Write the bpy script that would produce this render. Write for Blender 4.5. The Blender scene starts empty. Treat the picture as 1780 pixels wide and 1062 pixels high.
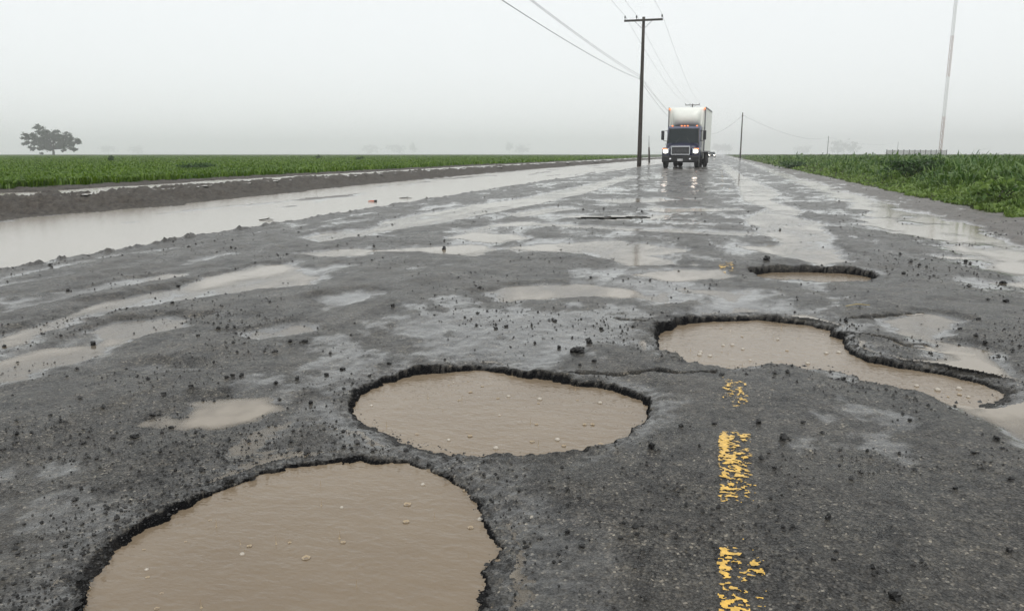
import bpy, math, random
import numpy as np
from mathutils import Vector, Matrix

R = math.radians
SC = bpy.context.scene
COL = SC.collection
rng = np.random.default_rng(7)
random.seed(7)

# ------------------------------------------------------------------ camera
FPX, PITCH, YAW, EYE = 1340.0, R(11.1), R(14.88), 0.90      # focal length in photo pixels (1780 wide)
cam_d = bpy.data.cameras.new('camera')
cam_d.sensor_width = 36.0
cam_d.lens = 36.0 * FPX / 1780.0
cam_d.clip_start = 0.05
cam_d.clip_end = 12000
cam = bpy.data.objects.new('camera', cam_d)
cam.location = (0, 0, EYE)
cam.rotation_euler = (R(90) - PITCH, 0, YAW)
COL.objects.link(cam)
SC.camera = cam

# ------------------------------------------------------------------ sky, sun, exposure
SUN_EL, SUN_AZ = R(58), R(150)
world = bpy.data.worlds.new('World'); SC.world = world
world.use_nodes = True
wt = world.node_tree; wt.nodes.clear()
w_out = wt.nodes.new('ShaderNodeOutputWorld')
w_bg = wt.nodes.new('ShaderNodeBackground'); w_bg.inputs['Strength'].default_value = 0.1
w_sky = wt.nodes.new('ShaderNodeTexSky'); w_sky.sky_type = 'NISHITA'; w_sky.sun_disc = False
w_sky.sun_elevation = SUN_EL; w_sky.sun_rotation = SUN_AZ
w_tc = wt.nodes.new('ShaderNodeTexCoord'); w_sep = wt.nodes.new('ShaderNodeSeparateXYZ')
w_mr = wt.nodes.new('ShaderNodeMapRange')                    # overcast cloud deck: a little brighter overhead
w_mr.inputs['From Min'].default_value = 0.0; w_mr.inputs['From Max'].default_value = 1.0
w_mr.inputs['To Min'].default_value = 9.5; w_mr.inputs['To Max'].default_value = 9.2
w_cl = wt.nodes.new('ShaderNodeMix'); w_cl.data_type = 'RGBA'; w_cl.blend_type = 'MULTIPLY'
w_cl.inputs[0].default_value = 1.0; w_cl.inputs[7].default_value = (0.975, 1.0, 1.0, 1)
w_mx = wt.nodes.new('ShaderNodeMix'); w_mx.data_type = 'RGBA'; w_mx.inputs[0].default_value = 0.93
L = wt.links.new
L(w_tc.outputs['Generated'], w_sep.inputs[0]); L(w_sep.outputs['Z'], w_mr.inputs['Value'])
L(w_mr.outputs[0], w_cl.inputs[6]); L(w_sky.outputs[0], w_mx.inputs[6]); L(w_cl.outputs[2], w_mx.inputs[7])
L(w_mx.outputs[2], w_bg.inputs['Color']); L(w_bg.outputs[0], w_out.inputs['Surface'])

sun_d = bpy.data.lights.new('sun', 'SUN'); sun_d.energy = 1.3; sun_d.angle = R(25); sun_d.color = (1.0, 0.97, 0.93)
sun = bpy.data.objects.new('sun', sun_d); COL.objects.link(sun)
sun.rotation_euler = (R(90) - SUN_EL, 0, R(180) - SUN_AZ)
SC.view_settings.view_transform = 'Standard'
SC.view_settings.look = 'None'
SC.view_settings.gamma = 1.0
SC.view_settings.exposure = 0.18
SC.render.engine = 'CYCLES'
SC.cycles.max_bounces = 6
SC.cycles.volume_bounces = 3
SC.cycles.use_denoising = True

# ------------------------------------------------------------------ helpers: layout
def ground(px, py, z=0.0):
    """the point on the level ground that the photograph shows at (px, py)"""
    u = px - 890.0; v = 531.0 - py
    fy = FPX * math.cos(PITCH) + v * math.sin(PITCH); fz = v * math.cos(PITCH) - FPX * math.sin(PITCH)
    t = (z - EYE) / fz
    x = u * t; y = fy * t
    c, s = math.cos(YAW), math.sin(YAW)
    return (x * c - y * s, x * s + y * c)

def bearing(px, d):
    """ground point at forward road distance d on the bearing of photo column px (at the horizon)"""
    a = math.atan2(px - 890.0, FPX * math.cos(PITCH) + 263 * math.sin(PITCH)) - YAW
    return (d * math.tan(a), d)

def sstep(a, b, x):
    t = np.clip((x - a) / (b - a), 0, 1)
    return t * t * (3 - 2 * t)

def _hash(ix, iy, seed):
    h = (ix.astype(np.int64) * 374761393 + iy.astype(np.int64) * 668265263 + seed * 974711) & 0xFFFFFFFF
    h = ((h ^ (h >> 13)) * 1274126177) & 0xFFFFFFFF
    h = h ^ (h >> 16)
    return h

def perlin(x, y, seed=0):
    ix = np.floor(x); iy = np.floor(y); fx = x - ix; fy = y - iy
    ix = ix.astype(np.int64); iy = iy.astype(np.int64)
    u = fx * fx * fx * (fx * (fx * 6 - 15) + 10); v = fy * fy * fy * (fy * (fy * 6 - 15) + 10)
    def g(dx, dy):
        a = (_hash(ix + dx, iy + dy, seed) & 1023) * (2 * math.pi / 1024)
        return np.cos(a) * (fx - dx) + np.sin(a) * (fy - dy)
    a = g(0, 0) * (1 - u) + g(1, 0) * u
    b = g(0, 1) * (1 - u) + g(1, 1) * u
    return (a * (1 - v) + b * v) * 1.5

def fbm(x, y, seed=0, octs=3, gain=0.5):
    s = 0; a = 1.0; f = 1.0
    for o in range(octs):
        s = s + a * perlin(x * f + 17.3 * o, y * f - 9.1 * o, seed + o); a *= gain; f *= 2.03
    return s

def poly_sd(x, y, P):
    """signed distance to polygon P (negative inside)"""
    P = np.asarray(P); d = np.full(x.shape, 1e9); inside = np.zeros(x.shape, bool)
    for i in range(len(P)):
        ax, ay = P[i]; bx, by = P[(i + 1) % len(P)]
        ex, ey = bx - ax, by - ay; wx, wy = x - ax, y - ay
        t = np.clip((wx * ex + wy * ey) / (ex * ex + ey * ey + 1e-12), 0, 1)
        d = np.minimum(d, (wx - ex * t) ** 2 + (wy - ey * t) ** 2)
        c = (ay > y) != (by > y)
        inside ^= c & (x < ex * (y - ay) / (by - ay + 1e-12) + ax)
    d = np.sqrt(d)
    return np.where(inside, -d, d)

def line_d(x, y, P):
    d = np.full(x.shape, 1e9)
    for i in range(len(P) - 1):
        ax, ay = P[i]; bx, by = P[i + 1]; ex, ey = bx - ax, by - ay; wx, wy = x - ax, y - ay
        t = np.clip((wx * ex + wy * ey) / (ex * ex + ey * ey + 1e-12), 0, 1)
        d = np.minimum(d, (wx - ex * t) ** 2 + (wy - ey * t) ** 2)
    return np.sqrt(d)

# ------------------------------------------------------------------ helpers: objects
def tag(o, label=None, cat=None, group=None, kind=None):
    if label: o['label'] = label
    if cat: o['category'] = cat
    if group: o['group'] = group
    if kind: o['kind'] = kind
    return o

def empty(name, loc, rz=0.0):
    o = bpy.data.objects.new(name, None); COL.objects.link(o)
    o.location = loc; o.rotation_euler = (0, 0, rz); o.empty_display_size = 0.2
    return o

def np_mesh(name, V, Fq, mat, parent=None, smooth=True, attrs=None):
    me = bpy.data.meshes.new(name)
    V = np.asarray(V, np.float32); Fq = np.asarray(Fq, np.int32)
    n, k = Fq.shape
    me.vertices.add(len(V)); me.vertices.foreach_set('co', V.ravel())
    me.loops.add(n * k); me.loops.foreach_set('vertex_index', Fq.ravel())
    me.polygons.add(n); me.polygons.foreach_set('loop_start', np.arange(0, n * k, k, dtype=np.int32))
    try: me.polygons.foreach_set('loop_total', np.full(n, k, np.int32))
    except Exception: pass
    me.update(calc_edges=True)
    me.polygons.foreach_set('use_smooth', np.full(n, smooth))
    for an, av in (attrs or {}).items():
        at = me.attributes.new(an, 'FLOAT', 'POINT'); at.data.foreach_set('value', np.asarray(av, np.float32))
    me.materials.append(mat)
    o = bpy.data.objects.new(name, me); COL.objects.link(o)
    if parent: o.parent = parent
    return o

class MB:
    def __init__(s): s.v = []; s.f = []
    def add(s, vs, fs):
        b = len(s.v); s.v += [tuple(p) for p in vs]; s.f += [tuple(i + b for i in f) for f in fs]; return s
    def box(s, x0, x1, y0, y1, z0, z1):
        return s.add([(x0,y0,z0),(x1,y0,z0),(x1,y1,z0),(x0,y1,z0),(x0,y0,z1),(x1,y0,z1),(x1,y1,z1),(x0,y1,z1)],
                     [(0,3,2,1),(4,5,6,7),(0,1,5,4),(1,2,6,5),(2,3,7,6),(3,0,4,7)])
    def rings(s, rs, cap=True):
        n = len(rs[0]); b = len(s.v)
        for r in rs: s.v += [tuple(p) for p in r]
        for i in range(len(rs) - 1):
            for j in range(n):
                k = (j + 1) % n
                s.f.append((b+i*n+j, b+i*n+k, b+(i+1)*n+k, b+(i+1)*n+j))
        if cap:
            s.f.append(tuple(b + j for j in reversed(range(n)))); s.f.append(tuple(b + (len(rs)-1)*n + j for j in range(n)))
        return s
    def tube(s, pts, rad, n=8):
        pts = [Vector(p) for p in pts]; rs = []
        for i, p in enumerate(pts):
            d = (pts[min(i+1, len(pts)-1)] - pts[max(i-1, 0)]).normalized()
            a = d.cross(Vector((0,0,1)));
            if a.length < 1e-3: a = Vector((1,0,0))
            a.normalize(); b = d.cross(a)
            r = rad[i] if isinstance(rad, (list, tuple)) else rad
            rs.append([p + a*r*math.cos(2*math.pi*j/n) + b*r*math.sin(2*math.pi*j/n) for j in range(n)])
        return s.rings(rs)
    def prism(s, prof, x0, x1):
        """profile of (y, z) extruded along x"""
        n = len(prof)
        return s.rings([[(x0, p[0], p[1]) for p in prof], [(x1, p[0], p[1]) for p in prof]])
    def lathe_x(s, prof, x0=0, n=28, c=(0, 0)):
        rs = [[(x0 + px, c[0] + r*math.cos(2*math.pi*j/n), c[1] + r*math.sin(2*math.pi*j/n)) for j in range(n)] for px, r in prof]
        return s.rings(rs)
    def build(s, name, mat, parent=None, smooth=False, bevel=0.0, loc=None):
        me = bpy.data.meshes.new(name); me.from_pydata(s.v, [], s.f); me.update()
        me.materials.append(mat)
        if smooth: me.polygons.foreach_set('use_smooth', [True]*len(me.polygons))
        o = bpy.data.objects.new(name, me); COL.objects.link(o)
        if parent: o.parent = parent
        if loc: o.location = loc
        if bevel:
            m = o.modifiers.new('bevel', 'BEVEL'); m.width = bevel; m.segments = 2; m.limit_method = 'ANGLE'; m.angle_limit = R(35)
        return o

def copy_tree(o, parent=None):
    c = o.copy(); COL.objects.link(c); c.parent = parent
    for ch in list(o.children): copy_tree(ch, c)
    return c

# ------------------------------------------------------------------ materials
def mat(name):
    m = bpy.data.materials.new(name); m.use_nodes = True
    nt = m.node_tree; b = nt.nodes['Principled BSDF']
    return m, nt, b
def node(nt, t, **kw):
    n = nt.nodes.new(t)
    for k, v in kw.items():
        if k in n.inputs: n.inputs[k].default_value = v
        else: setattr(n, k, v)
    return n
def noise(nt, scale, detail=3, rough=0.5, vec=None):
    n = node(nt, 'ShaderNodeTexNoise', Scale=scale, Detail=detail, Roughness=rough)
    if vec is not None: nt.links.new(vec, n.inputs['Vector'])
    return n.outputs['Fac']
def ramp(nt, fac, stops):
    r = node(nt, 'ShaderNodeValToRGB'); nt.links.new(fac, r.inputs[0]); e = r.color_ramp.elements
    while len(e) < len(stops): e.new(0.5)
    for i, (p, c) in enumerate(stops):
        e[i].position = p; e[i].color = c if len(c) == 4 else (*c, 1)
    return r.outputs[0]
def mix(nt, fac, a, b, blend='MIX'):
    m = node(nt, 'ShaderNodeMix', data_type='RGBA', blend_type=blend)
    for i, x in ((0, fac), (6, a), (7, b)):
        if hasattr(x, 'is_linked'): nt.links.new(x, m.inputs[i])
        elif i == 0: m.inputs[0].default_value = x
        else: m.inputs[i].default_value = (*x, 1) if len(x) == 3 else x
    return m.outputs[2]
def maprange(nt, val, a, b, c, d):
    m = node(nt, 'ShaderNodeMapRange'); nt.links.new(val, m.inputs[0])
    for i, x in enumerate((a, b, c, d)): m.inputs[i+1].default_value = x
    return m.outputs[0]
def attr(nt, name):
    return node(nt, 'ShaderNodeAttribute', attribute_name=name).outputs['Fac']
def pos(nt):
    return node(nt, 'ShaderNodeNewGeometry').outputs['Position']
def bump(nt, b, h, strength, dist, sock='Normal'):
    n = node(nt, 'ShaderNodeBump'); n.inputs['Strength'].default_value = strength; n.inputs['Distance'].default_value = dist
    nt.links.new(h, n.inputs['Height']); nt.links.new(n.outputs[0], b.inputs[sock]); return n
def plain(name, col, rough=0.5, metal=0.0, spec=0.5, var=0.25, scale=8.0):
    m, nt, b = mat(name)
    f = noise(nt, scale, 4, 0.6, pos(nt))
    lo = tuple(c * (1 - var) for c in col); hi = tuple(min(1, c * (1 + var)) for c in col)
    nt.links.new(ramp(nt, f, [(0.3, lo), (0.7, hi)]), b.inputs['Base Color'])
    b.inputs['Roughness'].default_value = rough; b.inputs['Metallic'].default_value = metal
    b.inputs['Specular IOR Level'].default_value = spec
    return m
def glow(name, col, strength):
    m, nt, b = mat(name)
    b.inputs['Base Color'].default_value = (*col, 1); b.inputs['Emission Color'].default_value = (*col, 1)
    b.inputs['Emission Strength'].default_value = strength
    return m

def asphalt_material():
    m, nt, b = mat('wet_asphalt'); l = nt.links.new; p = pos(nt)
    wet, wall = attr(nt, 'wet'), attr(nt, 'wall')
    c = ramp(nt, noise(nt, 2.2, 5, 0.65, p), [(0.3, (0.038, 0.037, 0.034)), (0.7, (0.066, 0.062, 0.056))])
    v = node(nt, 'ShaderNodeTexVoronoi', Scale=170.0); l(p, v.inputs['Vector'])
    grain = ramp(nt, v.outputs['Color'], [(0.0, (0.3, 0.3, 0.31)), (0.5, (0.95, 0.95, 0.95)), (0.84, (1.9, 1.85, 1.8)), (0.93, (5.0, 4.8, 4.5))])
    c = mix(nt, 1.0, c, grain, 'MULTIPLY')
    pit = ramp(nt, noise(nt, 38.0, 3, 0.75, p), [(0.36, (0.35, 0.35, 0.35)), (0.5, (1, 1, 1)), (0.68, (1.25, 1.2, 1.12))])
    c = mix(nt, 1.0, c, pit, 'MULTIPLY')
    c = mix(nt, 1.0, c, ramp(nt, noise(nt, 8.0, 5, 0.8, p), [(0.38, (0.45, 0.45, 0.46)), (0.5, (1, 1, 1)), (0.65, (1.3, 1.27, 1.2))]), 'MULTIPLY')
    silt = ramp(nt, noise(nt, 1.3, 5, 0.7, p), [(0.45, (0, 0, 0)), (0.75, (1, 1, 1))])
    c = mix(nt, mix(nt, 1.0, silt, (0.35, 0.35, 0.35), 'MULTIPLY'), c, (0.095, 0.085, 0.072))
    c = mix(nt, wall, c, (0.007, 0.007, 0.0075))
    l(c, b.inputs['Base Color'])
    rr = maprange(nt, noise(nt, 3.5, 5, 0.6, p), 0.3, 0.7, 0.22, 0.44)
    mr = node(nt, 'ShaderNodeMix', data_type='FLOAT'); l(wall, mr.inputs[0]); l(rr, mr.inputs[2]); mr.inputs[3].default_value = 0.6
    l(mr.outputs[0], b.inputs['Roughness'])
    ms = node(nt, 'ShaderNodeMix', data_type='FLOAT'); l(wall, ms.inputs[0]); l(maprange(nt, v.outputs['Distance'], 0.0, 0.65, 0.75, 0.15), ms.inputs[2]); ms.inputs[3].default_value = 0.06
    l(ms.outputs[0], b.inputs['Specular IOR Level'])
    b.inputs['IOR'].default_value = 1.4
    cw = node(nt, 'ShaderNodeMath', operation='MULTIPLY'); l(maprange(nt, wet, 0.0, 1.0, 0.08, 0.95), cw.inputs[0]); l(maprange(nt, wall, 0.0, 0.5, 1.0, 0.0), cw.inputs[1])
    l(cw.outputs[0], b.inputs['Coat Weight'])
    b.inputs['Coat Roughness'].default_value = 0.09; b.inputs['Coat IOR'].default_value = 1.33
    h = node(nt, 'ShaderNodeMath', operation='ADD')
    h2 = node(nt, 'ShaderNodeMath', operation='MULTIPLY_ADD'); l(noise(nt, 38.0, 3, 0.75, p), h2.inputs[0]); h2.inputs[1].default_value = 2.0
    l(v.outputs['Distance'], h2.inputs[2])
    l(noise(nt, 110.0, 3, 0.6, p), h.inputs[0]); l(h2.outputs[0], h.inputs[1])
    bump(nt, b, h.outputs[0], 0.85, 0.006)
    return m

def soil_material(name, a, bcol, rough=0.6, wetspec=0.4):
    m, nt, b = mat(name); l = nt.links.new; p = pos(nt)
    c = ramp(nt, noise(nt, 1.6, 6, 0.7, p), [(0.3, a), (0.7, bcol)])
    c = mix(nt, 0.65, c, ramp(nt, noise(nt, 11.0, 5, 0.8, p), [(0.36, tuple(x*0.35 for x in a)), (0.62, tuple(x*1.15 for x in bcol))]))
    l(c, b.inputs['Base Color']); b.inputs['Roughness'].default_value = rough
    b.inputs['Specular IOR Level'].default_value = wetspec
    l(maprange(nt, attr(nt, 'wet'), 0, 1, 0.0, 0.9), b.inputs['Coat Weight']); b.inputs['Coat Roughness'].default_value = 0.1
    b.inputs['Coat IOR'].default_value = 1.33
    bump(nt, b, noise(nt, 30.0, 4, 0.7, p), 0.7, 0.02)
    return m

def water_material(film=False, rough=0.05, wave=0.0045, silt=None):
    m, nt, b = mat('rain_film' if film else 'muddy_rain_water'); l = nt.links.new; p = pos(nt)
    c = ramp(nt, noise(nt, 1.1, 4, 0.6, p), [(0.32, (0.176, 0.134, 0.092)), (0.68, (0.222, 0.174, 0.122))])
    if silt: c = mix(nt, 0.75, c, silt)
    l(c, b.inputs['Base Color'])
    b.inputs['Roughness'].default_value = rough; b.inputs['IOR'].default_value = 1.33
    mp = node(nt, 'ShaderNodeMapping'); mp.inputs['Rotation'].default_value = (0, 0, YAW); mp.inputs['Scale'].default_value = (0.55, 1.0, 1.0)
    l(p, mp.inputs['Vector'])
    h = node(nt, 'ShaderNodeMath', operation='ADD')
    l(noise(nt, 85.0, 2, 0.5, mp.outputs[0]), h.inputs[0]); l(noise(nt, 22.0, 2, 0.5, mp.outputs[0]), h.inputs[1])
    bump(nt, b, h.outputs[0], 0.4, wave)
    if film:                                    # thin rain film: the ground shows through where it is only millimetres deep
        tr = node(nt, 'ShaderNodeBsdfTransparent'); sh = node(nt, 'ShaderNodeMixShader')
        l(maprange(nt, attr(nt, 'depth'), 0.0, 0.009, 0.25, 0.97), sh.inputs[0]); l(tr.outputs[0], sh.inputs[1]); l(b.outputs[0], sh.inputs[2])
        l(sh.outputs[0], nt.nodes['Material Output'].inputs['Surface'])
    return m

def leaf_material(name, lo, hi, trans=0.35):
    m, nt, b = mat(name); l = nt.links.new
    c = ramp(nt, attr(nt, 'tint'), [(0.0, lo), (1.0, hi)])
    l(c, b.inputs['Base Color']); b.inputs['Roughness'].default_value = 0.45; b.inputs['Specular IOR Level'].default_value = 0.35
    t = node(nt, 'ShaderNodeBsdfTranslucent'); l(c, t.inputs['Color'])
    s = node(nt, 'ShaderNodeMixShader'); s.inputs[0].default_value = trans
    l(b.outputs[0], s.inputs[1]); l(t.outputs[0], s.inputs[2])
    l(s.outputs[0], nt.nodes['Material Output'].inputs['Surface'])
    return m

M_ASPHALT = asphalt_material()
M_WATER = water_material(); M_FILM = water_material(True, 0.10, 0.0008, (0.26, 0.225, 0.178)); M_FLOOD = water_material(False, 0.16, 0.0008, (0.30, 0.275, 0.235))
M_MUD = soil_material('wet_mud', (0.055, 0.049, 0.043), (0.12, 0.105, 0.09), 0.45)
M_BANK = soil_material('bank_dirt', (0.030, 0.026, 0.023), (0.085, 0.074, 0.062), 0.75, 0.25)
M_FIELD = soil_material('field_soil', (0.022, 0.038, 0.010), (0.045, 0.075, 0.018), 0.9, 0.1)
M_VERGE = soil_material('verge_soil', (0.024, 0.034, 0.011), (0.05, 0.064, 0.022), 0.9, 0.1)
M_CROP = leaf_material('crop_leaf', (0.040, 0.10, 0.004), (0.14, 0.235, 0.014))
M_WEED = leaf_material('weed_leaf', (0.05, 0.115, 0.018), (0.20, 0.29, 0.065))
M_DARKWEED = leaf_material('dark_weed_leaf', (0.022, 0.058, 0.016), (0.07, 0.13, 0.034))
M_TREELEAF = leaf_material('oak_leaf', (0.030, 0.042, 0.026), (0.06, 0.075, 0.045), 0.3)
M_BARK = plain('bark', (0.035, 0.030, 0.026), 0.9)
M_STONE = plain('tar_stone', (0.017, 0.0165, 0.016), 0.42, spec=0.35, var=0.85, scale=28)
M_PAINT = plain('worn_yellow_paint', (0.62, 0.38, 0.065), 0.35, var=0.35, scale=60)

# ------------------------------------------------------------------ the ground as one height function
def gpoly(pts, z=0.0): return [ground(a, b, z) for a, b in pts]
WL = -0.022                                           # level of the water standing in the deep potholes
POTHOLES = [
 dict(n='front', P=gpoly([(130,1062),(160,1010),(200,960),(300,895),(400,850),(450,828),(530,810),(620,802),(700,808),(760,825),(800,850),(820,875),(845,915),(862,960),(850,1000),(835,1062),(800,1130),(600,1200),(300,1180),(140,1120)], -0.012), w=0.012, lvl=-0.012),
 dict(n='round', P=gpoly([(612,712),(625,690),(660,668),(720,652),(790,645),(850,645),(900,655),(980,665),(1060,678),(1105,692),(1130,715),(1120,740),(1090,762),(1050,780),(1000,795),(940,803),(860,805),(790,797),(730,780),(680,760),(640,738)], -0.022), w=0.014, lvl=-0.022),
 dict(n='long', P=gpoly([(1140,592),(1150,577),(1180,567),(1240,559),(1320,557),(1400,565),(1440,575),(1462,592),(1478,614),(1510,630),(1560,641),(1640,651),(1700,665),(1748,685),(1735,700),(1680,712),(1600,700),(1530,685),(1470,660),(1440,650),(1380,648),(1320,645),(1260,650),(1200,640),(1160,628),(1143,610)], -0.034), w=0.016, lvl=-0.034),
 dict(n='far', P=gpoly([(1296,480),(1340,474),(1400,473),(1470,476),(1510,482),(1525,490),(1510,498),(1450,500),(1390,497),(1330,492)], -0.045), w=0.02, lvl=-0.045),
 dict(n='lip', P=gpoly([(1008,385),(1060,384),(1122,384),(1128,386),(1060,389),(1012,388)], -0.06), w=0.03, lvl=-0.08),
]
SHALLOW = [
 ('tan', [(300,740),(330,705),(400,688),(470,690),(480,710),(450,728),(380,745),(320,750)], 1),
 ('left', [(-60,640),(0,620),(80,608),(180,600),(200,615),(150,635),(60,650),(0,662),(-60,680)], 1),
 ('leaf', [(165,585),(190,562),(260,552),(340,555),(320,575),(240,590),(170,597)], 1),
 ('sheet', [(0,590),(90,560),(180,522),(300,502),(400,470),(460,460),(510,465),(545,482),(540,496),(440,505),(330,520),(200,545),(120,572),(0,606)], 1),
 ('track', [(0,528),(90,512),(200,492),(300,476),(330,478),(220,500),(100,524),(0,548)], .6),
 ('chan', [(530,414),(560,405),(640,398),(690,380),(760,368),(900,346),(1000,326),(1090,306),(1110,306),(1010,338),(900,362),(760,388),(640,412),(560,421)], 1),
 ('a', [(530,440),(600,433),(650,435),(640,443),(560,448)], 1),
 ('b', [(650,436),(760,430),(830,428),(862,435),(820,447),(760,440)], 1),
 ('c', [(780,414),(820,406),(900,408),(918,416),(860,422)], 1),
 ('d', [(960,425),(1060,418),(1120,425),(1200,435),(1130,445),(1200,462),(1100,460),(1040,450),(980,440),(900,430)], 1),
 ('e', [(1100,478),(1180,468),(1255,470),(1280,482),(1240,488),(1150,487)], 1),
 ('f', [(830,510),(900,497),(1000,493),(1110,505),(1090,516),(960,519),(860,525)], 1),
 ('g', [(1120,515),(1160,510),(1180,525),(1140,532)], .5),
 ('h', [(1205,505),(1300,505),(1330,515),(1260,521)], .6),
 ('chain', [(1256,284),(1272,292),(1288,305),(1320,320),(1345,330),(1352,340),(1330,346),(1395,368),(1390,376),(1365,374),(1430,390),(1420,397),(1445,412),(1440,425),(1468,456),(1420,461),(1370,450),(1320,437),(1295,428),(1360,425),(1330,405),(1296,382),(1335,362),(1290,346),(1286,330),(1276,312),(1254,290)], 1),
 ('i', [(1530,556),(1620,545),(1668,560),(1652,590),(1705,610),(1725,648),(1665,642),(1625,602),(1565,580)], 1),
 ('j', [(1690,722),(1740,702),(1840,680),(1840,800),(1780,775),(1740,752)], 1),
 ('k', [(860,392),(1000,396),(1150,404),(1330,412),(1340,406),(1180,398),(1060,394),(900,386)], .7),
 ('l', [(1010,348),(1150,344),(1170,350),(1080,354)], .8),
 ('m', [(1120,364),(1280,362),(1290,367),(1150,369)], .8),
 ('n', [(870,432),(960,428),(960,436),(900,440)], .7),
 ('o', [(410,580),(500,568),(540,575),(450,592)], .7),
 ('p', [(230,640),(300,634),(330,650),(250,655)], .6),
 ('q', [(540,520),(620,508),(660,515),(560,540)], .6),
 ('r', [(880,372),(980,358),(1000,364),(900,378)], .8),
]
SHALLOW = [(n, gpoly(P), k) for n, P, k in SHALLOW]
EDGE_L = [ground(*p) for p in [(-200,508),(0,470),(300,420),(600,370),(900,322),(1080,296)]]
BANK_L = [ground(*p) for p in [(-200,403),(0,383),(300,358),(600,325),(900,297),(1060,284)]]
def edge_fn(pts, end):
    ys = [p[1] for p in pts] + [400, 4000]; xs = [p[0] for p in pts] + [end, end]
    return lambda y: np.interp(y, ys, xs)
xe_l = edge_fn(EDGE_L, -5.6)
xb_l = edge_fn(BANK_L, -11.5)
xr_in = lambda y: np.interp(y, [0, 4, 6.5, 8, 11, 13, 23, 48, 100, 400], [1.6, 1.9, 2.2, 2.15, 1.95, 2.3, 2.35, 2.5, 2.7, 3.0])
xr_out = lambda y: np.interp(y, [0, 8, 12, 17, 24, 48, 100, 400], [3.4, 3.1, 3.0, 3.0, 2.95, 3.0, 3.1, 3.4])
xv_r = lambda y: np.interp(y, [0, 12, 18, 31, 77, 400], [4.4, 4.15, 3.95, 4.05, 4.05, 4.1])
CRACKS = [gpoly([(1068,557),(1095,559),(1120,564),(1140,563)]), gpoly([(1440,574),(1475,578),(1500,583),(1550,592),(1570,604),(1640,612),(1690,617)]),
          gpoly([(1560,604),(1600,600),(1622,608)]), gpoly([(1130,652),(1180,655),(1240,650)]), gpoly([(1478,555),(1540,552),(1600,545)]),
          gpoly([(985,650),(1080,655),(1140,650),(1180,655)])]

WETPOLY = [gpoly(P) for P in ([(660,560),(760,530),(900,545),(1060,535),(1130,560),(1125,600),(1020,628),(880,615),(760,620),(690,600)], [(0,870),(120,850),(200,885),(120,930),(0,960)], [(430,690),(520,640),(640,590),(700,610),(620,650),(500,700)], [(1340,540),(1460,530),(1500,550),(1400,556)], [(1450,760),(1560,740),(1620,800),(1500,830)])]

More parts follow.
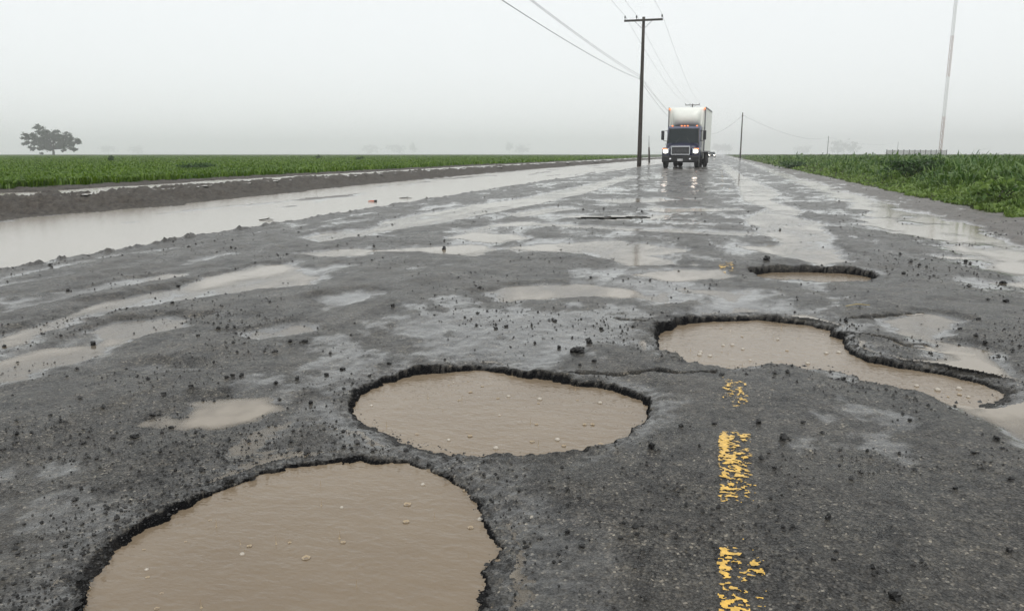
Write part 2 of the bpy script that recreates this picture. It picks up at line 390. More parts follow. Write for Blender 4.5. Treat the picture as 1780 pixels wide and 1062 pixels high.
def terrain(x, y):
    """height, wetness, broken-wall mask and water id/level at road coordinates (x across, y along)"""
    d = np.sqrt(x * x + y * y)
    wx = x + 0.045 * fbm(x * 3.1, y * 3.1, 31, 3); wy = y + 0.045 * fbm(x * 3.1, y * 3.1, 41, 3)
    near = 1 - sstep(14, 30, d)
    # --- paved road: worn, wavy and gritty
    broad = fbm(x * 0.55, y * 0.32, 1, 3)
    grit = perlin(x * 55, y * 55, 5) * near
    patch = fbm(x * 1.7, y * 1.3, 11, 3)
    z = 0.0150 + 0.005 * (1 - sstep(3, 7, y)) + broad * 0.0125 + fbm(x * 2.3, y * 1.1, 3, 4, .55) * 0.0115 + patch * 0.002 + (fbm(x * 19, y * 19, 6, 2) * 0.0019 + np.abs(grit) * 0.0022 * (0.6 + np.clip(patch, -0.5, 1))) * near
    lane = sstep(-6, -4.5, x) * (1 - sstep(1.2, 2.2, x))
    mid = sstep(7, 12, y) * (1 - sstep(45, 90, y))
    z = z - 0.003 * mid * lane + 0.005 * mid * fbm(x * 4.5, y * 2.2, 8, 3, .65) + 0.0045 * sstep(4, 8, y) * (1 - sstep(30, 60, y)) * fbm(x * 16, y * 7, 9, 3, .7)
    wid = np.zeros(x.shape, np.int32); lvl = np.zeros(x.shape); wall = np.zeros(x.shape)
    # wheel-track streaks in the silt on the left margin
    strk = sstep(-6.0, -5.2, x) * (1 - sstep(-3.8, -2.6, x))
    z = z + strk * 0.004 * np.sin((x + 0.08 * fbm(x * .4, y * .25, 77, 2)) * 15.0) + strk * 0.003
    # --- left flooded margin, dirt bank, ditch, crop field
    xe = xe_l(y) + 0.10 * fbm(x * 0.2, y * 1.4, 51, 3); xb = xb_l(y) + 0.22 * fbm(x * 0.3, y * 0.8, 52, 3)
    s = xe - x
    fl = sstep(-0.03, 0.16, s)
    ridge = np.exp(-((s + 0.05) / 0.045) ** 2)
    z = z + ridge * (0.010 + 0.040 * np.clip(fbm(x * 7, y * 5, 53, 3, .65), -0.2, 1))
    zf = -0.015 + 0.030 * fbm(x * 0.9, y * 0.16, 54, 4) + 0.010 * fbm(x * 2.5, y * 1.2, 55, 2)
    z = z * (1 - fl) + zf * fl
    wid = np.where(s > -0.02, 90, wid)
    b = xb - x
    lump = fbm(x * 1.9, y * 1.9, 56, 4); lump2 = fbm(x * 6.5, y * 6.5, 57, 3)
    prof = 0.24 * sstep(-0.06, 1.4, b) + (0.05 * lump + 0.038 * lump2 + 0.03 * fbm(x * 17, y * 9, 59, 3)) * sstep(0.0, 0.5, b) * (1 - 0.5 * sstep(1.5, 2.2, b))
    ditch = sstep(1.7, 1.95, b) * (1 - sstep(2.6, 3.0, b))
    prof = prof * (1 - .6 * ditch) + 0.05 * ditch
    fieldk = sstep(3.5, 4.8, b)
    prof = prof * (1 - fieldk) + (0.235 + 0.035 * lump + 0.05 * fbm(x * .03, y * .03, 58, 2)) * fieldk
    bk = sstep(-0.05, 0.06, b)
    z = z * (1 - bk) + prof * bk
    wid = np.where(b > 0.25, 0, wid); inditch = (b > 1.2) & (b < 3.6)
    wid = np.where(inditch, 91, wid); lvl = np.where(inditch, 0.215, lvl)
    # --- right muddy margin and weed verge
    ri = xr_in(y) + 0.30 * fbm(x * 0.6, y * 1.5, 61, 3); ro = xr_out(y) + 0.25 * fbm(x * 0.5, y * 0.7, 62, 3)
    fr = sstep(-0.25, 0.18, x - ri) * (1 - sstep(-0.15, 0.25, x - ro))
    z = z * (1 - 0.6 * fr) + fr * (-0.016 + 0.012 * fbm(x * 2.2, y * 1.0, 63, 3))
    wid = np.where((fr > 0.02) & (b < 0), 92, wid)
    mudk = sstep(2.4, 3.2, x)
    z = z + mudk * (0.010 + 0.03 * np.clip(fbm(x * 3, y * 2.2, 64, 4), -.5, 1)) * (1 - 0.8 * fr)
    v = x - xv_r(y) - 0.15 * fbm(x * .5, y * .9, 65, 2)
    vk = sstep(-0.1, 0.25, v)
    z = z + vk * (0.30 * sstep(0, 2.2, v) + 0.05 * lump) + 0.12 * sstep(3, 20, v)
    # --- shallow puddles and films
    for i, (n, P, k) in enumerate(SHALLOW):
        Pa = np.array(P); far = 1 + 0.03 * max(0, Pa[:, 1].mean() - 4)
        mg = 0.5
        m = (x > Pa[:,0].min()-mg) & (x < Pa[:,0].max()+mg) & (y > Pa[:,1].min()-mg) & (y < Pa[:,1].max()+mg)
        if not m.any(): continue
        sd = poly_sd(wx[m], wy[m], P) + 0.05 * fbm(x[m] * 5, y[m] * 5, 70 + i, 3)
        t = 1 - sstep(-0.05, 0.13, sd)
        z[m] = z[m] * (1 - 0.55 * t) - t * 0.0135 * k
        w = wid[m]; w[(sd < 0.35) & (w == 0)] = 10 + i; wid[m] = w
    wid = np.where((wid == 0) & (x > xe) & (x < 2.6), 89, wid)
    # --- deep potholes with broken walls
    for i, ph in enumerate(POTHOLES):
        Pa = np.array(ph['P']); mg = 0.45
        m = (x > Pa[:,0].min()-mg) & (x < Pa[:,0].max()+mg) & (y > Pa[:,1].min()-mg) & (y < Pa[:,1].max()+mg)
        if not m.any(): continue
        xm, ym = x[m], y[m]
        jx = xm + 0.013 * fbm(xm * 16, ym * 16, 90, 4, .6) + 0.018 * fbm(xm * 4.5, ym * 4.5, 91, 2)
        jy = ym + 0.013 * fbm(xm * 16, ym * 16, 92, 4, .6) + 0.018 * fbm(xm * 4.5, ym * 4.5, 93, 2)
        sd = poly_sd(jx, jy, ph['P'])
        nearside = sstep(0.05, -0.25, (ym - Pa[:,1].mean()) / (np.ptp(Pa[:,1]) + 1e-6)) * (np.clip(0.5 + fbm(xm * 3, ym * 3, 94, 2), 0, 1))
        vary = np.clip(0.75 + 0.9 * fbm(xm * 2.4, ym * 2.4, 104 + i, 2), 0.2, 1.4)
        side = (xm - Pa[:,0].mean()) / np.ptp(Pa[:,0])
        if i == 0: vary = vary * (1 - 0.8 * sstep(0.15, 0.35, side))
        if i == 2: vary = vary * (1 - 0.85 * sstep(0.2, 0.34, side))
        if i == 3: vary = np.maximum(vary, 0.95)
        if i == 1: vary = vary * (1 - 0.45 * sstep(0.3, 0.5, side))
        w = np.maximum(ph['w'] * (vary + 2.2 * nearside + 0.5 * fbm(xm * 9, ym * 9, 95, 2)), 0.003)
        t = 1 - np.clip(sd / w, 0, 1)                              # 1 at the waterline, 0 on the road
        o1 = 0.011 * fbm(xm * 17, ym * 17, 101, 3, .6); o2 = 0.016 * np.clip(fbm(xm * 11, ym * 11, 103, 3, .6), -.2, 1)
        w1 = np.maximum(w * 0.35, 0.003)
        lay1 = 1 - np.clip((sd + o1 * .3) / w1, 0, 1); lay2 = 1 - np.clip((sd - w1 - o2) / (w * 0.6), 0, 1)
        step = np.maximum(0.5 * lay1 + 0.5 * lay2, t * nearside)
        t = np.maximum(lay2, t)
        sag = np.clip(1.15 - vary, 0, .8) * np.exp(-np.maximum(sd - w, 0) / 0.10)
        ztop = z[m] * (1 - sag) + (ph['lvl'] + 0.004) * sag
        zz = ztop * (1 - step) + ph['lvl'] * step
        deep = sstep(0, -0.06, sd)
        zz = np.where(sd < 0, ph['lvl'] - 0.002 - 0.05 * deep, zz)
        crumb = np.exp(-np.maximum(sd, 0) / 0.10) * (sd > 0)
        zz = zz + crumb * (1 - t) * (0.006 * fbm(xm * 26, ym * 26, 97, 2) - 0.004)
        z[m] = zz
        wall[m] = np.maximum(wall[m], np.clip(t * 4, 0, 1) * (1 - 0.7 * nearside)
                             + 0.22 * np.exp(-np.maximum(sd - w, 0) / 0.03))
        ww = wid[m]; ll = lvl[m]; q = sd < w * 1.6 + 0.05
        ww[q] = 1 + i; ll[q] = ph['lvl']; wid[m] = ww; lvl[m] = ll
    for C in CRACKS:
        Ca = np.array(C); m = (x > Ca[:,0].min()-.1) & (x < Ca[:,0].max()+.1) & (y > Ca[:,1].min()-.1) & (y < Ca[:,1].max()+.1)
        if not m.any(): continue
        dd = line_d(x[m] + 0.012 * fbm(x[m]*12, y[m]*12, 98, 2), y[m] + 0.012 * fbm(x[m]*12, y[m]*12, 99, 2), C)
        t = 1 - sstep(0.003, 0.014, dd)
        z[m] -= 0.02 * t * (lvl[m] == 0); wall[m] = np.maximum(wall[m], t)
    wet = 1 - sstep(0.002, 0.013, z - np.where(lvl < 0, 0, lvl) + 0.010 * np.clip(fbm(x * .9, y * .7, 88, 5, .6), -1, 1))
    for P in WETPOLY:                                   # smooth sheets where rain only just covers the paving
        Pa = np.array(P); m = (x > Pa[:,0].min()-.4) & (x < Pa[:,0].max()+.4) & (y > Pa[:,1].min()-.4) & (y < Pa[:,1].max()+.4)
        if m.any():
            sd = poly_sd(wx[m], wy[m], P) + 0.30 * fbm(x[m] * 3.3, y[m] * 2.6, 66, 5, .62)
            wet[m] = np.maximum(wet[m], 0.85 * (1 - sstep(-0.10, 0.05, sd)))
    wet = wet * (1 - sstep(-0.12, 0.02, b))
    wet = np.where(wall > 0.3, 0.0, np.clip(wet, 0, 1))
    return z, wet, np.clip(wall, 0, 1), wid, lvl, s, b, v

def height_at(x, y):
    a = terrain(np.array([x], float), np.array([y], float)); return float(a[0][0])

# one sheet, finer near the viewer, from under the camera to the horizon
NR, NC = 750, 770
t = np.linspace(0.0, 1.0, NR)
S = 1.05 * t ** 1.5 + EYE / 4000.0
rows = (EYE / S)[::-1]
rows = np.concatenate([[-1.5, -0.2, 0.35], rows])
core = np.linspace(-0.82, 0.82, NC - 60)
cols = np.concatenate([np.linspace(-2.4, -0.84, 30), core, np.linspace(0.84, 2.4, 30)])
RR, UU = np.meshgrid(rows, cols, indexing='ij')
CX = UU * (np.maximum(RR, 0.35) + 0.0); CY = RR
CX = np.where(RR < 0.36, UU * 1.2, CX)
cy_, sy_ = math.cos(YAW), math.sin(YAW)
GX = CX * cy_ - CY * sy_; GY = CX * sy_ + CY * cy_
shape = GX.shape
Z, WET, WALL, WID, LVL, SE, BE, VE = [a.reshape(shape) for a in terrain(GX.ravel().copy(), GY.ravel().copy())]
nr, nc = shape
idx = np.arange(nr * nc).reshape(shape)
QUAD = np.stack([idx[:-1,:-1], idx[:-1,1:], idx[1:,1:], idx[1:,:-1]], -1).reshape(-1, 4)
GXf, GYf, Zf = GX.ravel(), GY.ravel(), Z.ravel()
qs, qb, qv = SE.ravel()[QUAD].mean(1), BE.ravel()[QUAD].mean(1), VE.ravel()[QUAD].mean(1)
qx = GXf[QUAD].mean(1)
def sub_mesh(name, mask, material, zz=None, attrs=True):
    q = QUAD[mask]; used, inv = np.unique(q.ravel(), return_inverse=True)
    V = np.stack([GXf[used], GYf[used], (Zf if zz is None else zz)[used]], -1)
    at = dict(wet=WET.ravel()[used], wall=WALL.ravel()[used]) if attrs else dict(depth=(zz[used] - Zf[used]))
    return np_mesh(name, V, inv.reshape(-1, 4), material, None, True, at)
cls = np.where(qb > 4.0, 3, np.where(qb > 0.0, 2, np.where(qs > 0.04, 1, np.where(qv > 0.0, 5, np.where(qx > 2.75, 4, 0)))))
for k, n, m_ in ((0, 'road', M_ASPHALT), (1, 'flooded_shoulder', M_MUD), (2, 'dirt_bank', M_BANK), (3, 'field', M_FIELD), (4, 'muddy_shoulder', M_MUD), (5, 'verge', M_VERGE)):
    o = sub_mesh(n, cls == k, m_); tag(o, kind='structure')

# far ground under everything, out to the horizon and behind the viewer
g = MB().add([(-6000,-3000,-0.5),(6000,-3000,-0.5),(6000,9000,-0.5),(-6000,9000,-0.5)], [(0,1,2,3)]).build('ground', M_FIELD)
tag(g, kind='structure')

# ------------------------------------------------------------------ standing water
RINGS = []       # (x, y, radius) of rain rings on the near pothole water, also used by the splashes
for px, py, r in [(730,842,.018),(712,880,.022),(760,885,.03),(480,940,.03),(376,910,.03),(590,925,.025),(620,1010,.03),(430,1010,.045),(345,860,.03),(560,830,.03),
                  (820,660,.02),(885,690,.025),(935,695,.03),(1045,700,.02),(787,737,.04),(860,735,.04),(780,765,.025),(850,780,.03),(920,765,.02),(670,740,.025),(1020,738,.03),(970,765,.03),
                  (1200,600,.03),(1290,605,.03),(1220,615,.025),(1400,600,.03),(1480,680,.03),(1590,680,.03),(1340,620,.03),(505,960,.02),(260,1000,.03),(700,1030,.035),(790,970,.03)]:
    gx, gy = ground(px, py, WL); RINGS.append((gx, gy, r))
for P, lv, cnt in ((POTHOLES[0]['P'], -0.012, 26), (POTHOLES[1]['P'], -0.022, 22), (POTHOLES[2]['P'], -0.034, 22)):
    Pa = np.array(P)
    for _ in range(cnt): RINGS.append((random.uniform(Pa[:,0].min(), Pa[:,0].max()), random.uniform(Pa[:,1].min(), Pa[:,1].max()), random.uniform(.012, .055)))
qid = WID.ravel()[QUAD]; qz = Zf[QUAD]; ql = LVL.ravel()[QUAD]
qw = qid.max(1)
lvlq = np.where(qw[:, None] == qid, ql, np.nan)
low = (qz < LVL.ravel()[QUAD] + 0.003).any(1)
NAMES = {90: 'flood_water', 91: 'ditch_water', 92: 'flood_water', 89: 'rain_film'}
PHL = {1: 'muddy water filling the big pothole at the bottom of the road', 2: 'muddy round puddle in the broken pothole beyond the biggest one', 3: 'long muddy puddle in the pothole beside the broken slab',
       4: 'small puddle in the deep pothole with a black broken rim', 5: 'dark water in a narrow slit of a pothole'}
for k in sorted(set(qw.tolist())):
    if k == 0: continue
    ring1 = (qid == k).any(1)
    m = (qw == k) & low
    if k <= 5: m = ring1 & (qz < POTHOLES[k-1]['lvl'] + 0.03).any(1)
    if m.sum() < 6: continue
    level = POTHOLES[k-1]['lvl'] if k <= 5 else (0.215 if k == 91 else 0.0)
    zz = np.full(GXf.shape, level)
    if k <= 3:
        zz += 0.0010 * fbm(GXf * 14, GYf * 26, 150, 3, .6) * (np.hypot(GXf, GYf) < 8)
        for gx, gy, r in RINGS:
            dd = np.hypot(GXf - gx, GYf - gy); mm = dd < r * 1.5
            zz[mm] += (0.0011 - 0.014 * r) * np.sin((dd[mm] - r) / 0.006) * np.exp(-((dd[mm] - r) / (0.010)) ** 2)
    o = sub_mesh(NAMES.get(k, 'puddle'), m, M_WATER if k <= 5 else M_FLOOD if k in (90, 91) else M_FILM, zz, False)
    tag(o, PHL.get(k), kind='structure')

# ------------------------------------------------------------------ worn yellow centre line
def paint(y0, y1, seed, thr, x0=0.036, x1=0.138, st=0.0025, off=0.0):
    ys = np.arange(y0, y1, st * max(1.0, y0 / 2.0)); xs = np.arange(x0, x1, st * max(1.0, y0 / 2.5))
    X, Y = np.meshgrid(xs, ys)
    z, wet, wall, wid, lvl, *_ = terrain(X.ravel().copy(), Y.ravel().copy())
    n = 0.9 * fbm(X * 48, Y * 62, seed, 3, .62) + 0.6 * fbm(X * 11, Y * 6, seed + 9, 2)
    edge = np.minimum(X - x0, x1 - X)
    n = n - np.exp(-edge / 0.004) * 0.6
    tt = (Y - y0) / (y1 - y0); n = n + off
    n = n - 1.2 * np.exp(-np.minimum(tt, 1 - tt) / 0.10)
    keep = (n > thr) & (lvl.reshape(X.shape) >= 0)
    i = np.arange(X.size).reshape(X.shape)
    Q = np.stack([i[:-1,:-1], i[:-1,1:], i[1:,1:], i[1:,:-1]], -1).reshape(-1, 4)
    k = keep.ravel()[Q].all(1); Q = Q[k]
    if not len(Q): return
    used, inv = np.unique(Q.ravel(), return_inverse=True)
    zz = z + 0.0025 + 0.0006 * max(0, y0 - 2)
    o = np_mesh('centre_line', np.stack([X.ravel()[used], Y.ravel()[used], zz[used]], -1), inv.reshape(-1, 4), M_PAINT)
    tag(o, kind='structure')
paint(1.30, 1.82, 3, 0.18)
paint(1.90, 2.50, 21, -0.2)
paint(2.70, 3.14, 35, 0.02, 0.045, 0.145)
paint(5.9, 6.7, 61, 0.0, 0.03, 0.15)
paint(14, 60, 47, 0.2, 0.02, 0.15, 0.005)
paint(16, 26, 48, 0.3, 0.22, 0.34, 0.005)
o = None

# ------------------------------------------------------------------ loose stones
def rock_mesh(name, seed, n1=8, n2=6, rough=0.36, clod=False):
    r_ = np.random.default_rng(seed); vs = [(0,0,-1.0)]; fs = []
    for i in range(1, n2):
        ph = math.pi * i / n2
        for j in range(n1):
            th = 2*math.pi*(j + 0.5*(i % 2))/n1; k = 1 + r_.uniform(-rough, rough)
            vs.append((k*math.sin(ph)*math.cos(th), k*math.sin(ph)*math.sin(th), -k*math.cos(ph)))
    vs.append((0,0,1.0)); last = len(vs) - 1
    for j in range(n1):
        fs.append((0, 1+(j+1) % n1, 1+j))
        for i in range(n2-2):
            a = 1+i*n1; fs.append((a+j, a+(j+1) % n1, a+n1+(j+1) % n1, a+n1+j))
        fs.append((last, last-n1+j, last-n1+(j+1) % n1))
    if clod:                                    # several lumps pressed together
        vv, ff = [], []
        for k in range(7):
            ox, oy, oz, sc_ = r_.uniform(-.7, .7), r_.uniform(-.5, .5), r_.uniform(-.5, .25), r_.uniform(.3, .55)
            b0 = len(vv); ca, sa = math.cos(k), math.sin(k)
            vv += [(ox + sc_*(p[0]*ca - p[1]*sa), oy + sc_*(p[0]*sa + p[1]*ca), oz + sc_*p[2]*1.2) for p in vs]; ff += [tuple(i + b0 for i in f) for f in fs]
        vs, fs = vv, ff
    me = bpy.data.meshes.new(name); me.from_pydata(vs, [], fs); me.update(); me.materials.append(M_STONE)
    return me
ROCKS = [rock_mesh('asphalt_chunk', 100 + i) for i in range(6)]; CLODS = [rock_mesh('asphalt_clod', 200 + i, clod=True) for i in range(3)]
def chunk(px, py, wpx, hpx, label, group=None):
    gx, gy = ground(px, py + hpx * 0.4)
    d = math.hypot(gx, gy); sc = math.hypot(d, EYE) / FPX
    rw, rh = wpx * sc / 2, max(hpx, 3) * sc / 2
    o = bpy.data.objects.new('asphalt_chunk', random.choice(CLODS if wpx > 1.5 * hpx and wpx > 10 else ROCKS)); COL.objects.link(o)
    o.location = (gx, gy, max(height_at(gx, gy), -0.06) + rh * 0.62); o.rotation_euler = (0, 0, random.uniform(0, 6.28)) if wpx < 1.6 * hpx else (0, 0, YAW)
    o.scale = (rw, rw * random.uniform(0.7, 1.0), rh)
    tag(o, label, 'chunk', group)
    return o
chunk(1360,771,13,15,'rounded black asphalt chunk just right of the solid yellow dashes')
chunk(1023,592,12,11,'angular asphalt chunk on smooth wet road beyond the round pothole')
chunk(1002,609,30,13,'wide crumbly asphalt clod beyond the round pothole')
chunk(972,605,7,7,'small asphalt chunk touching the wide crumbly clod', None)
chunk(1032,632,11,6,'flat asphalt chunk between the clod and the round pothole rim')
chunk(1132,785,11,14,'upright asphalt chunk right of the round pothole edge')
chunk(1437,914,10,11,'round black stone alone on plain asphalt right of the yellow flecks')
chunk(1332,453,10,9,'black stone perched above the broken rim of the far pothole')
chunk(772,430,7,10,'upright stone standing beside a small mid-road puddle')
chunk(162,597,8,7,'black stone between two shallow puddles on the left')
chunk(1553,1053,20,17,'black stone lying nearest the foot of the right lane asphalt')
chunk(405,828,30,16,'large tarry clod on the far rim of the biggest pothole')
chunk(437,820,16,14,'smaller tarry clod beside the large one on the pothole rim')
CRUMB_AREAS = [(640,660,'beside the left rim of the round pothole'),(950,580,'on smooth wet asphalt beyond the round pothole'),(1240,745,'around the solid yellow dashes'),(1400,700,'between the yellow dashes and the long puddle'),
    (1700,800,'near the small puddle below the long one'),(1700,960,'on the plain asphalt of the right lane'),(745,790,'on the ridge between the two largest potholes'),(250,760,'on rough asphalt behind the biggest pothole'),(400,670,'at the edge of the tan shallow puddle'),
    (480,600,'between the tan puddle and the shallow films'),(1000,950,'on asphalt right of the biggest pothole'),(1400,970,'right of the lowest yellow flecks'),(1720,500,'on the broken right margin by the flood'),(1700,580,'beside the shallow pool behind the broken slab'),
    (100,540,'on the silty left margin'),(1180,470,'near the mid-road puddles before the truck'),(1540,480,'right of the deep black-rimmed pothole')]
for px, py, w, h in [(683,540,7,6),(676,633,12,6),(596,645,10,5),(568,656,8,5),(880,572,8,4),(965,560,7,5),(1045,573,7,5),(862,577,7,4),(1008,640,6,5),(930,600,5,5),
    (1240,745,13,6),(1183,748,9,6),(1318,741,9,8),(1345,828,8,5),(1254,655,9,5),(1395,745,8,4),(1467,660,7,4),(1580,742,7,4),(1562,800,6,5),(1690,800,13,5),(1730,772,10,7),(1755,849,10,5),(1659,862,8,4),(1752,968,8,8),
    (745,803,7,6),(820,832,6,6),(690,772,7,5),(632,676,8,6),(598,775,8,7),(540,700,10,7),(480,672,9,5),(517,663,9,6),(265,722,14,6),(297,741,14,6),(232,762,16,7),(148,770,6,5),(305,818,6,5),(352,818,8,7),
    (395,663,9,6),(405,660,9,6),(420,661,8,7),(333,680,8,5),(285,691,9,5),(372,636,5,5),(345,590,6,4),(380,576,9,5),(478,616,9,5),(505,598,7,6),(530,598,9,5),(650,430,5,4),(1180,470,5,4),(1500,480,6,4),(1570,480,6,5),(1678,455,6,5),(1742,490,12,6),(1748,528,10,5),(1700,560,8,5),(1712,600,7,5),(1668,575,7,4),
    (986,930,9,6),(1010,955,14,5),(1107,940,8,5),(1360,930,7,5),(1448,985,8,5),(1452,972,8,5),(1128,868,7,4),(1215,790,5,6),(30,628,6,4),(8,600,7,6),(118,505,6,4),(310,498,6,4),(300,532,5,4)]:
    near_ = min(((abs(px - a) + 1.6 * abs(py - b), t) for a, b, t in CRUMB_AREAS))[1]
    chunk(px, py, w, h, 'small black asphalt crumb ' + near_, 'loose asphalt crumbs ' + near_)
def scatter_gravel(n):
    s_ = 0.85 * rng.uniform(0.06, 1, n * 3) ** 1.5; u = rng.uniform(-0.78, 0.78, n * 3)
    d_ = EYE / s_; cx = u * d_; x = cx * cy_ - d_ * sy_; y = cx * sy_ + d_ * cy_
    dens = fbm(x * 1.1, y * 0.9, 120, 3) + 0.35 * fbm(x * 5, y * 5, 121, 2)
    for P in POTHOLES[:4]:
        dens = dens + 0.55 * np.exp(-np.abs(poly_sd(x, y, P['P'])) / 0.12)
    dens = dens + 0.6 * sstep(1.1, 1.6, x) * (1 - sstep(9, 14, y)) + 0.25 * sstep(-3.5, -1.2, x) * (1 - sstep(-.6, -.2, x)) * (1 - sstep(2.6, 3.4, y)) - 0.35 * sstep(-0.1, 0.3, x) * (1 - sstep(2.3, 3.2, y))
    z, wet, wall, wid, lvl, s, b, v = terrain(x.copy(), y.copy())
    ok = (dens > rng.uniform(-0.25, 1.15, n * 3)) & (z > lvl - 0.004) & (s < 0.2) & (x < 3.9)
    ok = np.nonzero(ok)[0][:n]; x, y, z = x[ok], y[ok], z[ok]; m = len(x)
    dist = np.hypot(x, y)
    r = np.clip(rng.lognormal(-6.15, 0.55, m), 0.0012, 0.011) * (0.75 + 0.16 * np.minimum(dist, 14))
    base = np.array([(1,0,0),(0,1,0),(-1,0,0),(0,-1,0),(0,0,1.0),(0,0,-.6)])
    V = base[None] * (1 + rng.uniform(-.35, .35, (m, 6, 3))) * r[:, None, None]
    a = rng.uniform(0, 6.28, m); ca, sa = np.cos(a)[:, None], np.sin(a)[:, None]
    V = np.stack([V[..., 0] * ca - V[..., 1] * sa, V[..., 0] * sa + V[..., 1] * ca, V[..., 2] * rng.uniform(.5, 1, m)[:, None]], -1)
    V += np.stack([x, y, np.maximum(z, 0) * 1.0 + r * 0.3], -1)[:, None]
    T = np.array([(0,1,4),(1,2,4),(2,3,4),(3,0,4),(1,0,5),(2,1,5),(3,2,5),(0,3,5)])
    Fc = (np.arange(m)[:, None, None] * 6 + T[None]).reshape(-1, 3)
    o = np_mesh('gravel', V.reshape(-1, 3), Fc, M_STONE, None, False)
    tag(o, 'fine black asphalt gravel scattered around the potholes', 'gravel', kind='stuff')
scatter_gravel(26000)

# ------------------------------------------------------------------ rain striking the puddles
M_DROP, nt_, b_ = mat('rain_drop'); b_.inputs['Base Color'].default_value = (0.62, 0.56, 0.48, 1); b_.inputs['Roughness'].default_value = 0.06
b_.inputs['Transmission Weight'].default_value = 0.35; b_.inputs['IOR'].default_value = 1.33
M_SPLASH, nt_, b_ = mat('muddy_splash'); b_.inputs['Base Color'].default_value = (0.46, 0.36, 0.24, 1); b_.inputs['Roughness'].default_value = 0.12
b_.inputs['Transmission Weight'].default_value = 0.25; b_.inputs['IOR'].default_value = 1.33
def dome(r, n=10, k=4):
    rs = [[(r*math.cos(math.pi/2*i/k)*math.cos(2*math.pi*j/n), r*math.cos(math.pi/2*i/k)*math.sin(2*math.pi*j/n), r*0.8*math.sin(math.pi/2*i/k)) for j in range(n)] for i in range(k)]
    return MB().rings(rs)
bub_me = dome(1.0).build('rain_bubble', M_DROP, smooth=True)
sp = MB().rings([[(r*math.cos(2*math.pi*j/7), r*math.sin(2*math.pi*j/7), z) for j in range(7)] for r, z in ((.22,-.02),(.10,.04),(.045,.14),(.03,.45),(.022,.72),(.032,.84),(.008,.9))])
spk_me = sp.build('rain_splash', M_SPLASH, smooth=True)
cr = MB()
cr.rings([[(r*math.cos(2*math.pi*j/12), r*math.sin(2*math.pi*j/12), z + (0.12 if (j % 3 == 0 and z > .18) else 0)) for j in range(12)] for r, z in ((.62,0),(.66,.08),(.80,.20),(.72,.19),(.5,.07),(.3,.02))], cap=False)
crw_me = cr.build('splash_crown', M_SPLASH, smooth=True)
WHERE = {'A': 'the biggest muddy pothole puddle', 'B': 'the round muddy pothole puddle', 'C': 'the long puddle beside the broken slab'}
protos = {}
for o, kind in ((bub_me, 'bubble'), (spk_me, 'spike'), (crw_me, 'crown')):
    protos[kind] = o.data; bpy.data.objects.remove(o)
LAB = {'bubble': ('rain_bubble', 'pale rain bubble floating on ', 'bubble'), 'spike': ('rain_splash', 'thin upright jet of rain splash on ', 'splash'), 'crown': ('splash_crown', 'small ring-shaped rain splash on ', 'splash')}
WLV = {'A': -0.012, 'B': -0.022, 'C': -0.034}
def splash(kind, w, px, py, size, at=None):
    WL = WLV[w]; gx, gy = at or ground(px, py, WL)
    if at and kind == 'spike': size *= 2.5
    n, lab, cat = LAB[kind]
    o = bpy.data.objects.new(n, protos[kind]); COL.objects.link(o)
    o.location = (gx, gy, WL - 0.0005); o.scale = (size, size, size); o.rotation_euler = (random.uniform(-.08,.08) if kind == 'spike' else 0, random.uniform(-.08,.08) if kind == 'spike' else 0, random.uniform(0, 6))
    tag(o, lab + WHERE[w], cat, cat + ' on ' + WHERE[w])
for kind, w, size, pts in [
    ('bubble', 'A', .007, [(735,842),(594,882),(835,903),(421,963)]),
    ('spike', 'A', .026, [(376,915),(480,945),(590,935),(620,1020),(350,1055)]),
    ('crown', 'A', .012, [(809,853),(818,917),(706,907),(150,1025),(708,877),(532,970)]),
    ('bubble', 'B', .0085, [(884,689),(938,694),(1043,700),(780,765),(862,779),(969,764)]),
    ('spike', 'B', .022, [(890,655),(1000,678),(744,692),(922,735),(672,740),(803,695)]),
    ('crown', 'B', .010, [(1016,738),(1030,738),(818,682),(798,696),(925,768),(817,758),(725,755),(980,775),(1044,772)]),
    ('bubble', 'C', .011, [(1273,600),(1291,607),(1216,617),(1234,619),(1352,590),(1436,614),(1458,613),(1404,632),(1593,671),(1667,676),(1630,678),(1683,690)]),
    ('spike', 'C', .026, [(1358,570),(1345,585),(1200,610),(1290,640)]),
    ('crown', 'C', .011, [(1253,571),(1368,610),(1648,690),(1668,686)])]:
    for px, py in pts: splash(kind, w, px, py, size * random.uniform(.8, 1.2))
for w, ph_, cnt in (('A', POTHOLES[0], 20), ('B', POTHOLES[1], 16), ('C', POTHOLES[2], 14)):      # the many smallest drops
    Pa = np.array(ph_['P']); k = 0
    while k < cnt:
        gx, gy = random.uniform(Pa[:,0].min(), Pa[:,0].max()), random.uniform(max(Pa[:,1].min(), 1.15), Pa[:,1].max())
        if poly_sd(np.array([gx]), np.array([gy]), ph_['P'])[0] > -0.05: continue
        splash(random.choice(('bubble', 'crown', 'crown', 'spike')), w, 0, 0, random.uniform(.004, .007) * (1 + .12 * gy), at=(gx, gy)); k += 1

# ------------------------------------------------------------------ vegetation meshes
def blades(x, y, z, h, w, lean, tint, ax=None):
    """bent two-segment leaves: returns verts (n*5) and quads/tris as triangles"""
    n = len(x); a = rng.uniform(0, 2*math.pi, n) if ax is None else ax
    ca, sa = np.cos(a), np.sin(a)
    def P(side, out, up): return np.stack([x + ca*out - sa*side, y + sa*out + ca*side, z + up], -1)
    V = np.stack([P(-w*.35, 0*h, -0.02*h), P(w*.35, 0*h, -0.02*h), P(w*.5, lean*h*.45, h*.62), P(-w*.5, lean*h*.45, h*.62), P(0*w, lean*h*1.15, h*(1 - .35*lean))], 1)
    T = np.array([(0,1,2),(0,2,3),(3,2,4)])
    Fc = (np.arange(n)[:, None, None]*5 + T[None]).reshape(-1, 3)
    return V.reshape(-1, 3), Fc, np.repeat(tint, 5)

